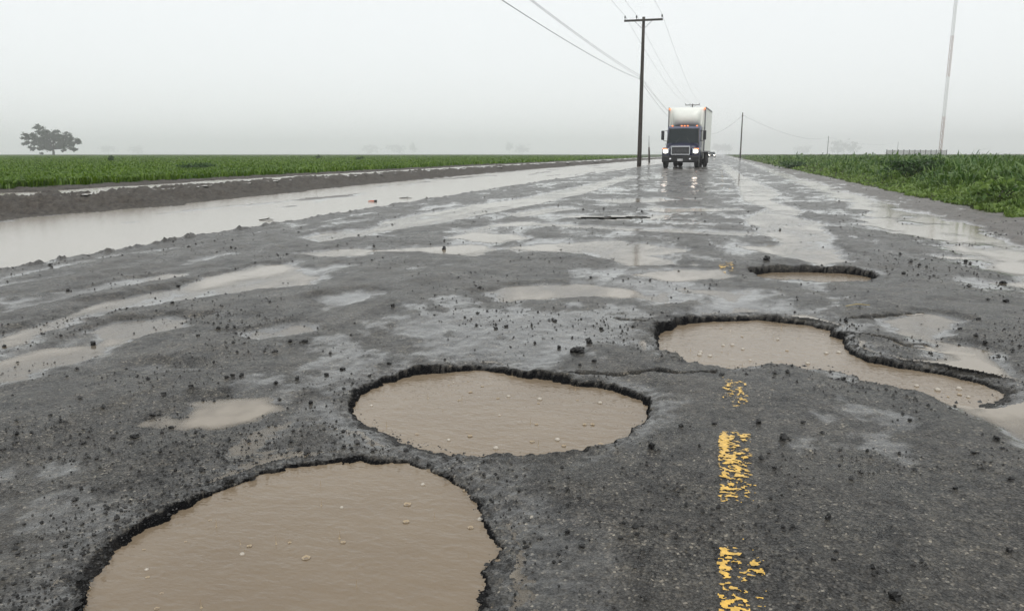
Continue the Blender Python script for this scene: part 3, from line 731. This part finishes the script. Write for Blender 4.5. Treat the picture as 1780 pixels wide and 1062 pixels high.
def wedge(n, dmin, dmax, umin, umax, pw=1.0):
    s_ = rng.uniform(0, 1, n) ** pw
    d_ = 1 / (1/dmax + s_ * (1/dmin - 1/dmax)); u = rng.uniform(umin, umax, n); cx = u * d_
    return cx * cy_ - d_ * sy_, cx * sy_ + d_ * cy_, d_

# crop on the left
x, y, d_ = wedge(215000, 14, 420, -0.9, 0.16, 1.25)
z, *_r, s, b, v = terrain(x.copy(), y.copy())
ok = b > 4.1 + 0.4 * fbm(x * .8, y * .8, 130, 2)
x, y, z, d_ = x[ok], y[ok], z[ok], d_[ok]; n = len(x)
cl = fbm(x * 0.5, y * 0.5, 131, 3)
h = (0.13 + 0.05 * cl + rng.uniform(0, .10, n)) * (1 + d_ / 900)
V, Fc, tn = blades(x, y, z, h, (0.016 + 0.0011 * d_) * rng.uniform(.6, 1.3, n), rng.uniform(.2, 1.0, n), np.clip(0.5 + 0.35 * cl + rng.normal(0, .22, n), 0, 1))
o = np_mesh('crop_plants', V, Fc, M_CROP, None, False, dict(tint=tn))
tag(o, 'dense low green crop covering the field behind the dirt bank', 'crop', kind='stuff')

# weeds on the right verge: grass blades plus broad leaves
x, y, d_ = wedge(175000, 8.5, 400, 0.2, 1.1, 1.2)
z, *_r, s, b, v = terrain(x.copy(), y.copy())
ok = (v > 0.05 + 0.12 * fbm(x * 2, y * 2, 140, 2)) & (v < 90)
x, y, z, d_, v = x[ok], y[ok], z[ok], d_[ok], v[ok]; n = len(x)
cl = fbm(x * 0.9, y * 0.6, 141, 3)
grow = sstep(0.0, 1.6, v)
h = (0.07 + 0.25 * grow * np.clip(0.75 + 0.9 * cl, 0.25, 1.5)) * rng.uniform(.55, 1.15, n) * (1 + 0.85 * (rng.uniform(0, 1, n) < .06) * grow) * (1 + 0.45 * np.clip(fbm(x * .35, y * .3, 142, 2), -.6, 1))
V, Fc, tn = blades(x, y, z, h, (0.010 + 0.0010 * d_) * rng.uniform(.6, 1.5, n) * (1 + 1.2 * (rng.uniform(0, 1, n) < .2)), rng.uniform(.15, 1.0, n), np.clip(0.62 - 0.45 * cl - 0.25 * grow + rng.normal(0, .2, n) + .25 * (1 - grow), 0, 1))
o = np_mesh('verge_weeds', V, Fc, M_WEED, None, False, dict(tint=tn))
tag(o, 'rank green grass and weeds along the right roadside verge', 'weeds', kind='stuff')

def leaf_cloud(cx, cy, cz, rx, ry, rz, n, size, down=0.0):
    """leaf-sized faces spread through a lumpy volume"""
    p = rng.normal(0, 1, (n, 3)); p /= np.linalg.norm(p, axis=1)[:, None]; p *= np.abs(rng.normal(0, 0.66, n))[:, None]
    c = np.stack([cx + p[:,0]*rx, cy + p[:,1]*ry, cz + p[:,2]*rz], -1)
    a = rng.normal(0, 1, (n, 3)); a /= np.linalg.norm(a, axis=1)[:, None]
    b_ = np.cross(a, rng.normal(0, 1, (n, 3))); b_ /= np.linalg.norm(b_, axis=1)[:, None]
    s_ = size * rng.uniform(.6, 1.4, n)[:, None]
    V = np.stack([c - a*s_, c + b_*s_*.55, c + a*s_, c - b_*s_*.55], 1).reshape(-1, 3)
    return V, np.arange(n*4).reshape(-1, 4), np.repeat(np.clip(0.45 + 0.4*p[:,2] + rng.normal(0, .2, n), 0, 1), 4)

def clump(name, px, d, w, h, n, label, leaf=0.05, mat_=None):
    gx, gy = bearing(px, d); gz = height_at(gx, gy)
    root = empty(name, (gx, gy, gz))
    Vs, Fs, Ts, k = [], [], [], 0
    for i in range(7):
        a = random.uniform(0, 6.28); r = random.uniform(0, w*.5)
        V, Fc, t_ = leaf_cloud(math.cos(a)*r, math.sin(a)*r, h*random.uniform(.3, .75), w*.28, w*.28, h*.28, n//7, leaf)
        Vs.append(V); Fs.append(Fc + k); Ts.append(t_); k += len(V)
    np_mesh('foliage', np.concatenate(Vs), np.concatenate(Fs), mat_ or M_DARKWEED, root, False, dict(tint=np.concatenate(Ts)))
    m = MB()
    for i in range(5):
        a = random.uniform(0, 6.28); m.tube([(0,0,-.05), (math.cos(a)*w*.15, math.sin(a)*w*.15, h*.4), (math.cos(a)*w*.3, math.sin(a)*w*.3, h*.75)], [.012,.009,.005], 5)
    m.build('stem', M_BARK, root)
    tag(root, label, 'weed')
clump('weed_clump', 1583, 24, 1.6, .66, 700, 'tall dark weed clump on the verge in front of the pale fence', .06)
clump('weed_clump', 1610, 25, .9, .5, 600, 'dark weed clump beside the tallest one below the mast', .06)
clump('weed_clump', 1742, 15, 1.5, .42, 520, 'leafy weed clump on the verge well right of the mast', .045, M_WEED)
clump('weed_clump', 1380, 52, 2.2, .5, 700, 'broad dark weed clump where the verge narrows toward the bare pole', .09)
clump('field_weed', 345, 27, 1.6, .34, 700, 'dark leafy weed patch at the crop edge above the dirt bank', .06)
clump('field_weed', 193, 55, .6, .55, 300, 'small dark weed standing out of the crop near the lone tree', .07)
clump('field_weed', 625, 70, .6, .5, 250, 'small dark weed standing above the middle of the green crop', .07)
clump('field_weed', 553, 95, .8, .6, 250, 'distant dark weed poking from the crop horizon', .09)

# ------------------------------------------------------------------ trees
def tree(name, gx, gy, gz, H, W, label, leaves=5000, leaf=0.16, lobes=None, trunk_r=0.45, fork=0.28, group=None, sparse=False):
    root = empty(name, (gx, gy, gz))
    m = MB(); m.tube([(0,0,-.3),(0.05*W*.1,0,H*.12),(0,0.1,H*fork)], [trunk_r*1.25, trunk_r, trunk_r*.85], 9)
    Vs, Fs, Ts, k = [], [], [], 0
    if lobes is None:
        lobes = []
        for i in range(16):
            a = random.uniform(0, 6.28); r = random.uniform(.1, .42)*W
            lobes.append((math.cos(a)*r, math.sin(a)*r, random.uniform(.4, .88)*H*(1 - .25*(r/W)), random.uniform(.10, .17)*W))
    for (lx, ly, lz, lr) in lobes:
        mid = Vector((lx*.45, ly*.45, H*fork + (lz - H*fork)*.55)) + Vector((random.uniform(-.4,.4), random.uniform(-.4,.4), 0))
        m.tube([(0,0,H*fork*.9), tuple(mid), (lx, ly, lz)], [trunk_r*.5, trunk_r*.26, trunk_r*.08], 6)
        for q in range(3):
            e = Vector((lx, ly, lz)) + Vector((random.uniform(-1,1), random.uniform(-1,1), random.uniform(-.6,.8)))*lr
            m.tube([tuple(mid.lerp(Vector((lx,ly,lz)), .5)), tuple(e)], [trunk_r*.12, trunk_r*.04], 4)
        for q in range(5):
            a = np.array([lx, ly, lz]) + rng.normal(0, lr*.7, 3)
            V, Fc, t_ = leaf_cloud(a[0], a[1], a[2], lr*.75, lr*.75, lr*.55, max(8, leaves//(len(lobes)*5)), leaf)
            Vs.append(V); Fs.append(Fc + k); Ts.append(t_); k += len(V)
    m.build('trunk', M_BARK, root, True)
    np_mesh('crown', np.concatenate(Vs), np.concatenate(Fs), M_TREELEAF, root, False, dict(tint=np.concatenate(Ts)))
    tag(root, label, 'tree', group)
    return root
TD = 300.0
gx, gy = bearing(93, 330)                  # forward road distance for the bearing of the tree
dist = math.hypot(gx, gy); sc = dist * math.cos(math.atan2(93-890, 1366)) / FPX
def lobe(px, py, r): return ((px - 93)*sc*.92 + 2*sc, random.uniform(-4, 4), (270 - py)*sc*.95, r*sc*1.0)
LB = [lobe(*a) for a in [(52,238,5),(50,247,4),(58,234,5),(62,243,7),(66,252,6),(60,256,4),(70,228,6),(78,227,5),(82,229,4),(76,237,8),(84,243,8),(76,250,7),(92,238,7),(96,233,5),(94,246,7),(104,244,7),(110,240,6),(112,247,5),(107,252,5),(118,235,5),(119,242,5),(128,243,5),(130,247,4),(123,249,3),(125,259,3),(120,257,3),(85,255,4),(71,260,3),(104,257,3)]]
rt = tree('oak_tree', gx, gy, 0.2, 45*sc, 88*sc, 'lone spreading oak tree fading in mist beyond the green crop', 18000, 0.42, LB, trunk_r=2.0*sc, fork=.26)
rt.rotation_euler[2] = YAW + math.atan2(890-93, 1366)
for px, d, H_, W_, lab in [(188,1500,24,36,'faint hazy tree on the horizon just right of the lone oak'),(238,1600,22,44,'faint wide tree on the horizon second from the lone oak'),
        (645,1700,26,46,'pale hazy tree above the middle of the crop horizon, first of three'),(690,1750,28,52,'pale hazy tree above the middle of the crop horizon, second of three'),(718,1750,34,20,'pale hazy tree above the middle of the crop horizon, slimmest of three'),
        (885,1800,38,18,'faint slim tree on the horizon midway between crop trees and tall pole'),(908,1800,22,44,'faint low tree beside the slim one toward the tall pole'),
        (1456,1500,27,36,'hazy round tree just past the small faint pole in the right field'),(1482,1520,27,34,'hazy round tree between the small faint pole and the pale fence'),
        (1262,1700,26,30,'faint tree at the end of the road near the bare pole'),(1247,1750,30,26,'faint tree at the end of the road above the distant car'),(1395,1900,20,46,'very faint low tree between the bare pole and the small faint pole')]:
    gx, gy = bearing(px, d * 1.75)
    tree('distant_tree', gx, gy, 0.0, H_ * 1.4, W_ * 1.6, lab, 900, 2.5, group='distant trees on the horizon', trunk_r=1.0)

# ------------------------------------------------------------------ utility poles and lines
M_POLE = plain('creosoted_pole', (0.040, 0.032, 0.026), 0.8, var=0.4, scale=5)
M_ARM = plain('weathered_crossarm', (0.05, 0.045, 0.04), 0.8)
M_INS = plain('porcelain_insulator', (0.10, 0.11, 0.11), 0.25)
M_STEEL = plain('galvanised_steel', (0.25, 0.26, 0.27), 0.45, 0.7)
M_WIRE = plain('power_wire', (0.045, 0.045, 0.047), 0.5)
PH = 10.75; ARM = 1.40
def utility_pole(x, y, h, label, arm=True, r0=.17, group=None):
    root = empty('utility_pole', (x, y, 0))
    zb = height_at(x, y)
    pts = [(0, 0, zb - 0.4 + (h + .4 - zb) * i / 6) for i in range(7)]
    MB().tube(pts, [r0 - (r0 * .38) * i / 6 for i in range(7)], 12).build('shaft', M_POLE, root, True)
    if arm:
        MB().box(-ARM, ARM, -.25, -.13, h - .32, h - .18).build('crossarm', M_ARM, root, bevel=.008)
        for sx in (-1, 1):
            MB().tube([(sx * .62, -.19, h - .32), (sx * .06, -.17, h - .85)], .018, 6).build('brace', M_STEEL, root)
        for ix in (-ARM + .06, -.5, ARM - .06):
            MB().rings([[(ix + r*math.cos(2*math.pi*j/10), -.19 + r*math.sin(2*math.pi*j/10), h - .18 + zz) for j in range(10)] for r, zz in ((.02,0),(.02,.1),(.055,.11),(.05,.17),(.06,.18),(.045,.27),(.02,.29))]).build('insulator', M_INS, root, True)
        for k in range(3):
            MB().box(-.16, -.08, -.06 + .12*(k-1) * 0 - .03, .03, 6.6 - .12*k, 6.68 - .12*k).build('cable_clamp', M_STEEL, root)
    else:
        MB().tube([(-.16, 0, h - .55), (.16, 0, h - .5)], .03, 6).build('pin', M_STEEL, root)
    tag(root, label, 'pole', group)
    return root
PX = -5.95
PY = [-42, 60, 163, 264, 366]
utility_pole(PX, PY[1], PH, 'tall dark wooden utility pole with crossarm standing in the flooded shoulder')
utility_pole(PX, PY[2], PH, 'far utility pole whose crossarm shows above the truck roof')
utility_pole(PX, PY[0], PH, 'utility pole behind the viewer carrying the overhead lines')
for k in (3, 4):
    utility_pole(PX, PY[k], PH, 'distant crossarm utility pole hidden beyond the truck', group='distant crossarm poles along the road')
def wire(a, b_, sag, r, label, group):
    pts = []
    for i in range(33):
        t_ = i / 32; p = Vector(a).lerp(Vector(b_), t_); p.z -= 4 * sag * t_ * (1 - t_); pts.append(p)
    o = MB().tube(pts, r, 5).build('overhead_wire', M_WIRE, None, True)
    tag(o, label, 'wire', group)
SPAN = ['reaching the tall pole from overhead', 'between tall and farther pole', 'beyond the farther pole']
for k in range(3):
    for ix, zz in ((-ARM + .06, PH + .1), (-.5, PH + .1), (ARM - .06, PH + .1)):
        wire((PX + ix, PY[k] - .19, zz), (PX + ix, PY[k+1] - .19, zz), 0.9, 0.0075, 'thin power wire on the crossarms, span ' + SPAN[k], 'crossarm wires, span ' + SPAN[k])
    for j, zz in enumerate((6.64, 6.52, 6.40)):
        wire((PX - .14 - .03*j, PY[k], zz), (PX - .14 - .03*j, PY[k+1], zz), (1.0, 0.9, 1.35)[j], (0.0075, 0.0075, 0.011)[j], 'low communication cable on the roadside poles, span ' + SPAN[k], 'low cables, span ' + SPAN[k])
mp = ground(1128, 283)
root = empty('marker_post', (mp[0], mp[1], 0)); tag(root, 'slim dark post standing just behind the tall utility pole', 'post')
MB().tube([(.05,0,-.3),(0,0,.8),(-.05,0,1.6)], [.10,.10,.08], 8).build('post', M_POLE, root, True)
MB().tube([(-.05,0,1.55),(-.08,0,2.8)], [.045,.03], 6).build('rod', M_STEEL, root, True)
RP = [(1287, 158, 8.7), (1438, 372, 8.7), (1559.5, 560, 8.7)]
tops = []
for i, (px, d, h) in enumerate(RP):
    gx, gy = bearing(px, d)
    utility_pole(gx, gy, h, ['bare leaning-looking pole without crossarm at the end of the right verge', 'small faint pole beyond the green right field', 'faintest far pole rising behind the pale fence'][i], False, r0=.15)
    tops.append((gx, gy, h - .5))
for i in range(2):
    wire(tops[i], tops[i+1], 2.2, .02, 'sagging wire between the bare poles across the right field', 'field wires')
gx, gy = bearing(1262, 300); wire((gx - 9, gy, 9), tops[0], 2.0, .02, 'sagging wire reaching the bare pole from across the road', None)

# radio mast with its fenced compound
M_MAST_R = plain('faded_red_paint', (0.30, 0.16, 0.13), 0.6); M_MAST_W = plain('faded_white_paint', (0.55, 0.55, 0.54), 0.6)
gx, gy = bearing(1634, 250); ms = empty('radio_mast', (gx, gy, 0.3)); tag(ms, 'tall thin lattice radio mast rising out of view behind the fence', 'mast')
for sct in range(6):
    m = MB(); z0, z1 = sct*11.0, sct*11.0 + 11.0
    cs = [(.42*math.cos(2.0944*i + .4), .42*math.sin(2.0944*i + .4)) for i in range(3)]
    for c in cs: m.tube([(c[0], c[1], z0), (c[0], c[1], z1)], .055, 5)
    for q in range(9):
        za, zb = z0 + q*11/9, z0 + (q+1)*11/9
        for i in range(3):
            c, e = cs[i], cs[(i+1) % 3]
            m.tube([(c[0], c[1], za), (e[0], e[1], zb)], .03, 4); m.tube([(c[0], c[1], zb), (e[0], e[1], zb)], .025, 4)
    m.build('mast_section', (M_MAST_R, M_MAST_W)[sct % 2], ms)
M_FPOST = plain('fence_post', (0.10, 0.10, 0.10), 0.8); M_SLAT = plain('fence_slat', (0.33, 0.33, 0.32), 0.8)
a = bearing(1541, 215); b2 = bearing(1645, 232)
fr = empty('compound_fence', (a[0], a[1], 0)); tag(fr, 'pale slatted compound fence at the foot of the radio mast', 'fence')
n = 11
for i in range(n + 1):
    x_ = (b2[0]-a[0])*i/n; y_ = (b2[1]-a[1])*i/n
    MB().box(x_-.09, x_+.09, y_-.09, y_+.09, 0, 2.0).build('post', M_FPOST, fr)
    if i < n:
        x2 = (b2[0]-a[0])*(i+1)/n; y2 = (b2[1]-a[1])*(i+1)/n
        m = MB()
        for zz in (.5, .78, 1.06, 1.34, 1.62):
            m.add([(x_, y_-.03, zz), (x2, y2-.03, zz), (x2, y2-.03, zz+.22), (x_, y_-.03, zz+.22), (x_, y_+.03, zz), (x2, y2+.03, zz), (x2, y2+.03, zz+.22), (x_, y_+.03, zz+.22)], [(0,1,2,3),(7,6,5,4),(0,4,5,1),(3,2,6,7)])
        m.build('slat_bay', M_SLAT, fr)

# ------------------------------------------------------------------ truck
M_NAVY = plain('navy_truck_paint', (0.020, 0.022, 0.055), 0.22, spec=0.6, var=.15)
M_SILVER = plain('slate_cab_paint', (0.10, 0.11, 0.16), 0.3, 0.2, var=.1)
M_BOXW = plain('cream_white_box', (0.76, 0.77, 0.72), 0.4, var=.06, scale=2)
M_GREYTRIM = plain('grey_corner_trim', (0.16, 0.16, 0.17), 0.5)
M_CHROME = plain('chrome', (0.62, 0.63, 0.65), 0.18, 0.95, var=.05)
M_BLACK = plain('black_plastic', (0.010, 0.010, 0.011), 0.45)
M_RUBBER = plain('tyre_rubber', (0.014, 0.014, 0.014), 0.75)
M_RIM = plain('steel_rim', (0.30, 0.30, 0.31), 0.4, 0.6)
M_GLASS = plain('dark_windscreen', (0.010, 0.016, 0.018), 0.12, spec=0.3, var=.3)
M_PLATE = plain('plate', (0.5, 0.5, 0.5), 0.5)
M_HEAD = glow('headlight_beam', (1.0, 0.93, 0.80), 6.0)
M_AMBER = glow('amber_lamp', (1.0, 0.27, 0.10), 1.3)
def wheel(parent, x0, x1, y, r=.5, dish=1):
    w = x1 - x0
    t_ = MB().lathe_x([(0, r*.6), (0, r*.88), (w*.1, r*.98), (w*.3, r), (w*.7, r), (w*.9, r*.98), (w, r*.88), (w, r*.6)], x0, 30, (y, r)).build('tyre', M_RUBBER, parent, True)
    MB().lathe_x([(w*.15, r*.61), (w*.06, r*.6), (w*.2, r*.5), (w*.25, r*.2), (w*.1, r*.18), (w*.1, .02)], x0, 24, (y, r)).build('rim', M_RIM, t_, True)
    MB().lathe_x([(w*.85, r*.61), (w*.94, r*.6), (w*.8, r*.5), (w*.75, r*.2), (w*.9, r*.18), (w*.9, .02)], x0, 24, (y, r)).build('rim', M_RIM, t_, True)
TRX, TRY = -2.53, 51.8
T = empty('box_truck', (TRX, TRY, 0.0), R(-3.3))
tag(T, 'white box truck with dark cab driving toward the viewer with headlights on', 'truck')
for sx in (-1, 1): MB().box(sx*.42-.05, sx*.42+.05, .25, 8.6, .62, .86).build('frame_rail', M_BLACK, T)
bp = MB().prism([(.02,.42),(.02,.74),(.10,.80),(.30,.80),(.30,.42),(.10,.36)], -1.17, 1.17).build('bumper', M_BLACK, T, bevel=.03)
for sx in (-1, 1):
    MB().rings([[(sx*.62 + r*math.cos(2*math.pi*j/12), yy, .57 + r*math.sin(2*math.pi*j/12)) for j in range(12)] for r, yy in ((.07,.03),(.075,-.02),(.03,-.03))]).build('fog_lamp', M_CHROME, bp, True)
MB().box(-.17, .17, -.005, .02, .45, .6).build('licence_plate', M_PLATE, bp)
# hood: lofted from the grille to the cowl
def hood_ring(y, hw, z0, z1, cr):
    return [(-hw, y, z0), (-hw, y, z1 - cr), (-hw + cr*.4, y, z1 - cr*.3), (-hw + cr*1.3, y, z1), (0, y, z1 + .05), (hw - cr*1.3, y, z1), (hw - cr*.4, y, z1 - cr*.3), (hw, y, z1 - cr), (hw, y, z0)]
MB().rings([hood_ring(.10, .60, .82, 1.36, .12), hood_ring(.16, .66, .82, 1.43, .14), hood_ring(.6, .74, .82, 1.50, .16), hood_ring(1.45, .98, .82, 1.62, .2)]).build('hood', M_NAVY, T, True, bevel=.01)
for sx in (-1, 1):
    pr = [(.14,.62),(.14,1.02),(.22,1.2),(.42,1.30),(1.1,1.34),(1.45,1.2),(1.5,.7),(1.36,.7),(1.30,.98),(1.0,1.14),(.62,1.12),(.36,.9),(.3,.62)]
    MB().prism(pr, *sorted((sx*.70, sx*1.19))).build('fender', M_NAVY if sx < 0 else M_NAVY, T, bevel=.04)
    hs = MB().prism([(.08,.94),(.08,1.2),(.16,1.26),(.2,.9)], *sorted((sx*.74, sx*1.14))).build('headlight', M_CHROME, T, bevel=.02)
    MB().rings([[(sx*.96 + a_*.145*math.cos(2*math.pi*j/16), yy, 1.07 + a_*.115*math.sin(2*math.pi*j/16)) for j in range(16)] for a_, yy in ((1,.09),(1,.065),(.7,.05))]).build('lens', M_HEAD, hs, True)
    MB().box(*sorted((sx*.86, sx*1.15)), .045, .10, 1.205, 1.26).build('turn_signal', M_AMBER, hs, bevel=.01)
gr = MB().box(-.56, .56, .085, .12, .88, 1.36).build('grille', M_BLACK, T)
MB().box(-.60, .60, .05, .10, 1.33, 1.41).build('grille_bar', M_CHROME, gr, bevel=.015)
MB().box(-.60, .60, .05, .10, .84, .90).build('grille_bar', M_CHROME, gr, bevel=.012)
for sx in (-1, 1): MB().box(sx*.58-.025, sx*.58+.025, .052, .10, .90, 1.33).build('grille_side', M_CHROME, gr)
for k in range(5): MB().box(-.55, .55, .06, .084, .94 + k*.078, .965 + k*.078).build('grille_slat', M_GREYTRIM, gr)
for k in range(9): MB().box(-.5 + k*.125 - .008, -.5 + k*.125 + .008, .066, .08, .9, 1.33).build('grille_rod', M_BLACK, gr)
# cab
cabp = [(1.40,.75),(1.40,1.60),(1.90,2.58),(2.05,2.70),(2.4,2.74),(3.10,2.74),(3.10,.75)]
cab = MB().prism(cabp, -1.08, 1.08).build('cab', M_SILVER, T, bevel=.07)
def wsz(z): return 1.40 + (z - 1.60) * .5/.98
MB().add([(-1.0, wsz(1.62)-.03, 1.62), (1.0, wsz(1.62)-.03, 1.62), (.93, wsz(2.55)-.03, 2.55), (-.93, wsz(2.55)-.03, 2.55), (0, wsz(1.62)-.09, 1.60), (0, wsz(2.55)-.08, 2.57)],
         [(0,4,5,3),(4,1,2,5)]).build('windscreen', M_GLASS, T, False)
for sx in (-1, 1):
    MB().tube([(sx*1.02, wsz(1.6)-.035, 1.6), (sx*.95, wsz(2.57)-.035, 2.57)], .045, 6).build('pillar', M_BLACK, T)
    MB().box(*sorted((sx*1.075, sx*1.095)), 1.85, 2.75, 1.72, 2.45).build('side_window', M_GLASS, T, bevel=.01)
    MB().tube([(sx*.12 + sx*.35, wsz(1.66)-.10, 1.64), (sx*.12, wsz(2.2)-.10, 2.1)], .012, 4).build('wiper', M_BLACK, T)
    ar = MB().tube([(sx*1.05, 1.75, 1.72), (sx*1.30, 1.62, 1.78), (sx*1.33, 1.6, 2.4), (sx*1.05, 1.85, 2.42)], .022, 6).build('mirror_arm', M_BLACK, T)
    MB().box(sx*1.36-.10, sx*1.36+.10, 1.52, 1.64, 1.82, 2.42).build('mirror', M_BLACK, ar, bevel=.04)
    MB().tube([(sx*1.0, .9, 1.33), (sx*1.06, .88, 1.6)], .012, 5).build('hood_mirror_stalk', M_BLACK, T)
for xx in (-.8, -.2, 0, .2, .8): MB().box(xx-.05, xx+.05, 2.02, 2.14, 2.70, 2.775).build('roof_marker_lamp', M_AMBER, T, bevel=.015)
# cargo box with a bulging nose fairing
bx = MB().box(-1.22, 1.22, 3.3, 9.3, 1.08, 4.0).build('cargo_box', M_BOXW, T, bevel=.03)
rs = []
for z_, pr_, hw in ((2.78,.12,.92),(2.84,.40,.98),(2.98,.60,1.02),(3.25,.66,1.06),(3.55,.56,1.1),(3.80,.34,1.13),(3.93,.14,1.15),(3.985,.02,1.16)):
    rg = []
    for j in range(15):
        a_ = -1 + 2*j/14; rg.append((hw*a_, 3.29 - pr_*(1 - abs(a_)**5), z_))
    rs.append(rg + [(hw, 3.29, z_), (-hw, 3.29, z_)])
MB().rings(rs).build('nose_fairing', M_BOXW, bx, True)
for sx in (-1, 1):
    MB().box(sx*1.215-.035, sx*1.215+.035, 3.26, 3.36, 1.06, 3.98).build('corner_post', M_GREYTRIM, bx, bevel=.01)
    MB().box(sx*1.16-.05, sx*1.16+.05, 3.2, 3.262, 3.84, 3.95).build('corner_marker_lamp', M_AMBER, bx, bevel=.012)
    MB().box(*sorted((sx*1.20, sx*1.245)), 3.37, 9.3, 3.93, 4.02).build('roof_rail', M_GREYTRIM, bx)
    MB().box(*sorted((sx*1.20, sx*1.24)), 3.37, 9.3, 1.04, 1.12).build('floor_rail', M_GREYTRIM, bx)
    MB().box(*sorted((sx*.55, sx*1.15)), 3.3, 4.5, .55, 1.0).build('fuel_tank', M_BLACK, T, bevel=.08)
    MB().box(*sorted((sx*.62, sx*1.20)), 7.95, 7.98, .25, 1.05).build('mud_flap', M_BLACK, T)
    wheel(T, *sorted((sx*.86, sx*1.14)), .85)
    wheel(T, *sorted((sx*.90, sx*1.19)), 7.0)
    wheel(T, *sorted((sx*.56, sx*.85)), 7.0)
MB().lathe_x([(-1.1,.07),(1.1,.07)], 0, 10, (.85,.5)).build('front_axle', M_BLACK, T)
MB().lathe_x([(-1.1,.08),(-.25,.09),(-.2,.2),(.2,.2),(.25,.09),(1.1,.08)], 0, 12, (7.0,.5)).build('rear_axle', M_BLACK, T)
MB().box(-.35, .35, .5, 1.3, .38, .8).build('engine_sump', M_BLACK, T, bevel=.06)
for m_ in [c for c in T.children if c.name.startswith('tyre')]: m_.name = 'wheel'
T.location.z = 0.0

# following car with its lights on
M_CARP = plain('dark_car_paint', (0.03, 0.032, 0.036), 0.25, spec=.6)
gx, gy = bearing(1237.5, 205); C_ = empty('oncoming_car', (gx, gy, 0)); tag(C_, 'small distant car with bright headlights following behind the truck', 'car')
def cring(y, hw, z0, z1): return [(-hw, y, z0), (-hw*1.02, y, (z0+z1)/2), (-hw*.93, y, z1), (hw*.93, y, z1), (hw*1.02, y, (z0+z1)/2), (hw, y, z0)]
MB().rings([cring(0,.8,.32,.68), cring(.15,.88,.25,.78), cring(1.2,.9,.22,.92), cring(3.6,.9,.22,.95), cring(4.5,.85,.3,.9)]).build('body', M_CARP, C_, True, bevel=.03)
MB().rings([cring(1.15,.82,.88,.93), cring(1.85,.70,.9,1.42), cring(3.0,.70,.9,1.44), cring(3.8,.8,.9,.95)]).build('cabin', M_GLASS, C_, False, bevel=.03)
for sx in (-1, 1):
    MB().rings([[(sx*.62 + r*1.5*math.cos(2*math.pi*j/12), yy, .64 + r*math.sin(2*math.pi*j/12)) for j in range(12)] for r, yy in ((.11,.08),(.11,-.01),(.06,-.03))]).build('headlight', M_HEAD, C_, True)
    for yy in (.85, 3.55): wheel(C_, *sorted((sx*.66, sx*.86)), yy, .32)

# ------------------------------------------------------------------ litter in the flooded margin
M_ORANGE = plain('orange_plastic', (0.55, 0.13, 0.05), 0.5); M_STRAW = plain('straw', (0.40, 0.31, 0.13), 0.7)
gx, gy = ground(648, 351); lt = empty('plastic_litter', (gx, gy, 0)); tag(lt, 'piece of orange litter with a black end in the flood water', 'litter')
MB().tube([(-.10,0,.008),(-.03,0,.015),(.03,0,.015)], [.006,.013,.014], 6).build('orange_body', M_ORANGE, lt)
MB().tube([(.03,0,.015),(.08,.01,.02)], [.019,.022], 6).build('black_end', M_BLACK, lt)
for px, py, ln, lab in [(705,345,.26,'dark twig in the flood water right of the orange litter'), (463,383,.2,'forked twig in the flood water near the paved edge'), (1490,538,.14,'pale straw lying on asphalt beyond the broken slab')]:
    gx, gy = ground(px, py); z_ = max(height_at(gx, gy), 0)
    tg = MB().tube([(-ln/2, 0, .004), (0, ln*.05, .014), (ln/2, -ln*.03, .01)], [.006, .009, .004] if 'straw' not in lab else [.002,.003,.002], 5)
    if 'straw' not in lab: tg.tube([(0, ln*.05, .012), (ln*.2, ln*.22, .04)], [.006,.003], 4)
    o = tg.build('straw' if 'straw' in lab else 'twig', M_STRAW if 'straw' in lab else M_BARK, None, loc=(gx, gy, z_)); o.rotation_euler[2] = YAW
    tag(o, lab, 'straw' if 'straw' in lab else 'twig')

# ------------------------------------------------------------------ rain mist
m_h = bpy.data.materials.new('rain_mist'); m_h.use_nodes = True; nt = m_h.node_tree; nt.nodes.clear()
ho = nt.nodes.new('ShaderNodeOutputMaterial'); hv = nt.nodes.new('ShaderNodeVolumePrincipled')
hv.inputs['Color'].default_value = (0.985, 0.995, 1.0, 1); hv.inputs['Density'].default_value = 0.00072; hv.inputs['Anisotropy'].default_value = 0.0
nt.links.new(hv.outputs[0], ho.inputs['Volume'])
hz = MB().box(-3000, 3000, -300, 3600, -1.5, 70).build('haze', m_h)
tag(hz, 'pale rain mist hanging over the fields', 'haze', kind='stuff')
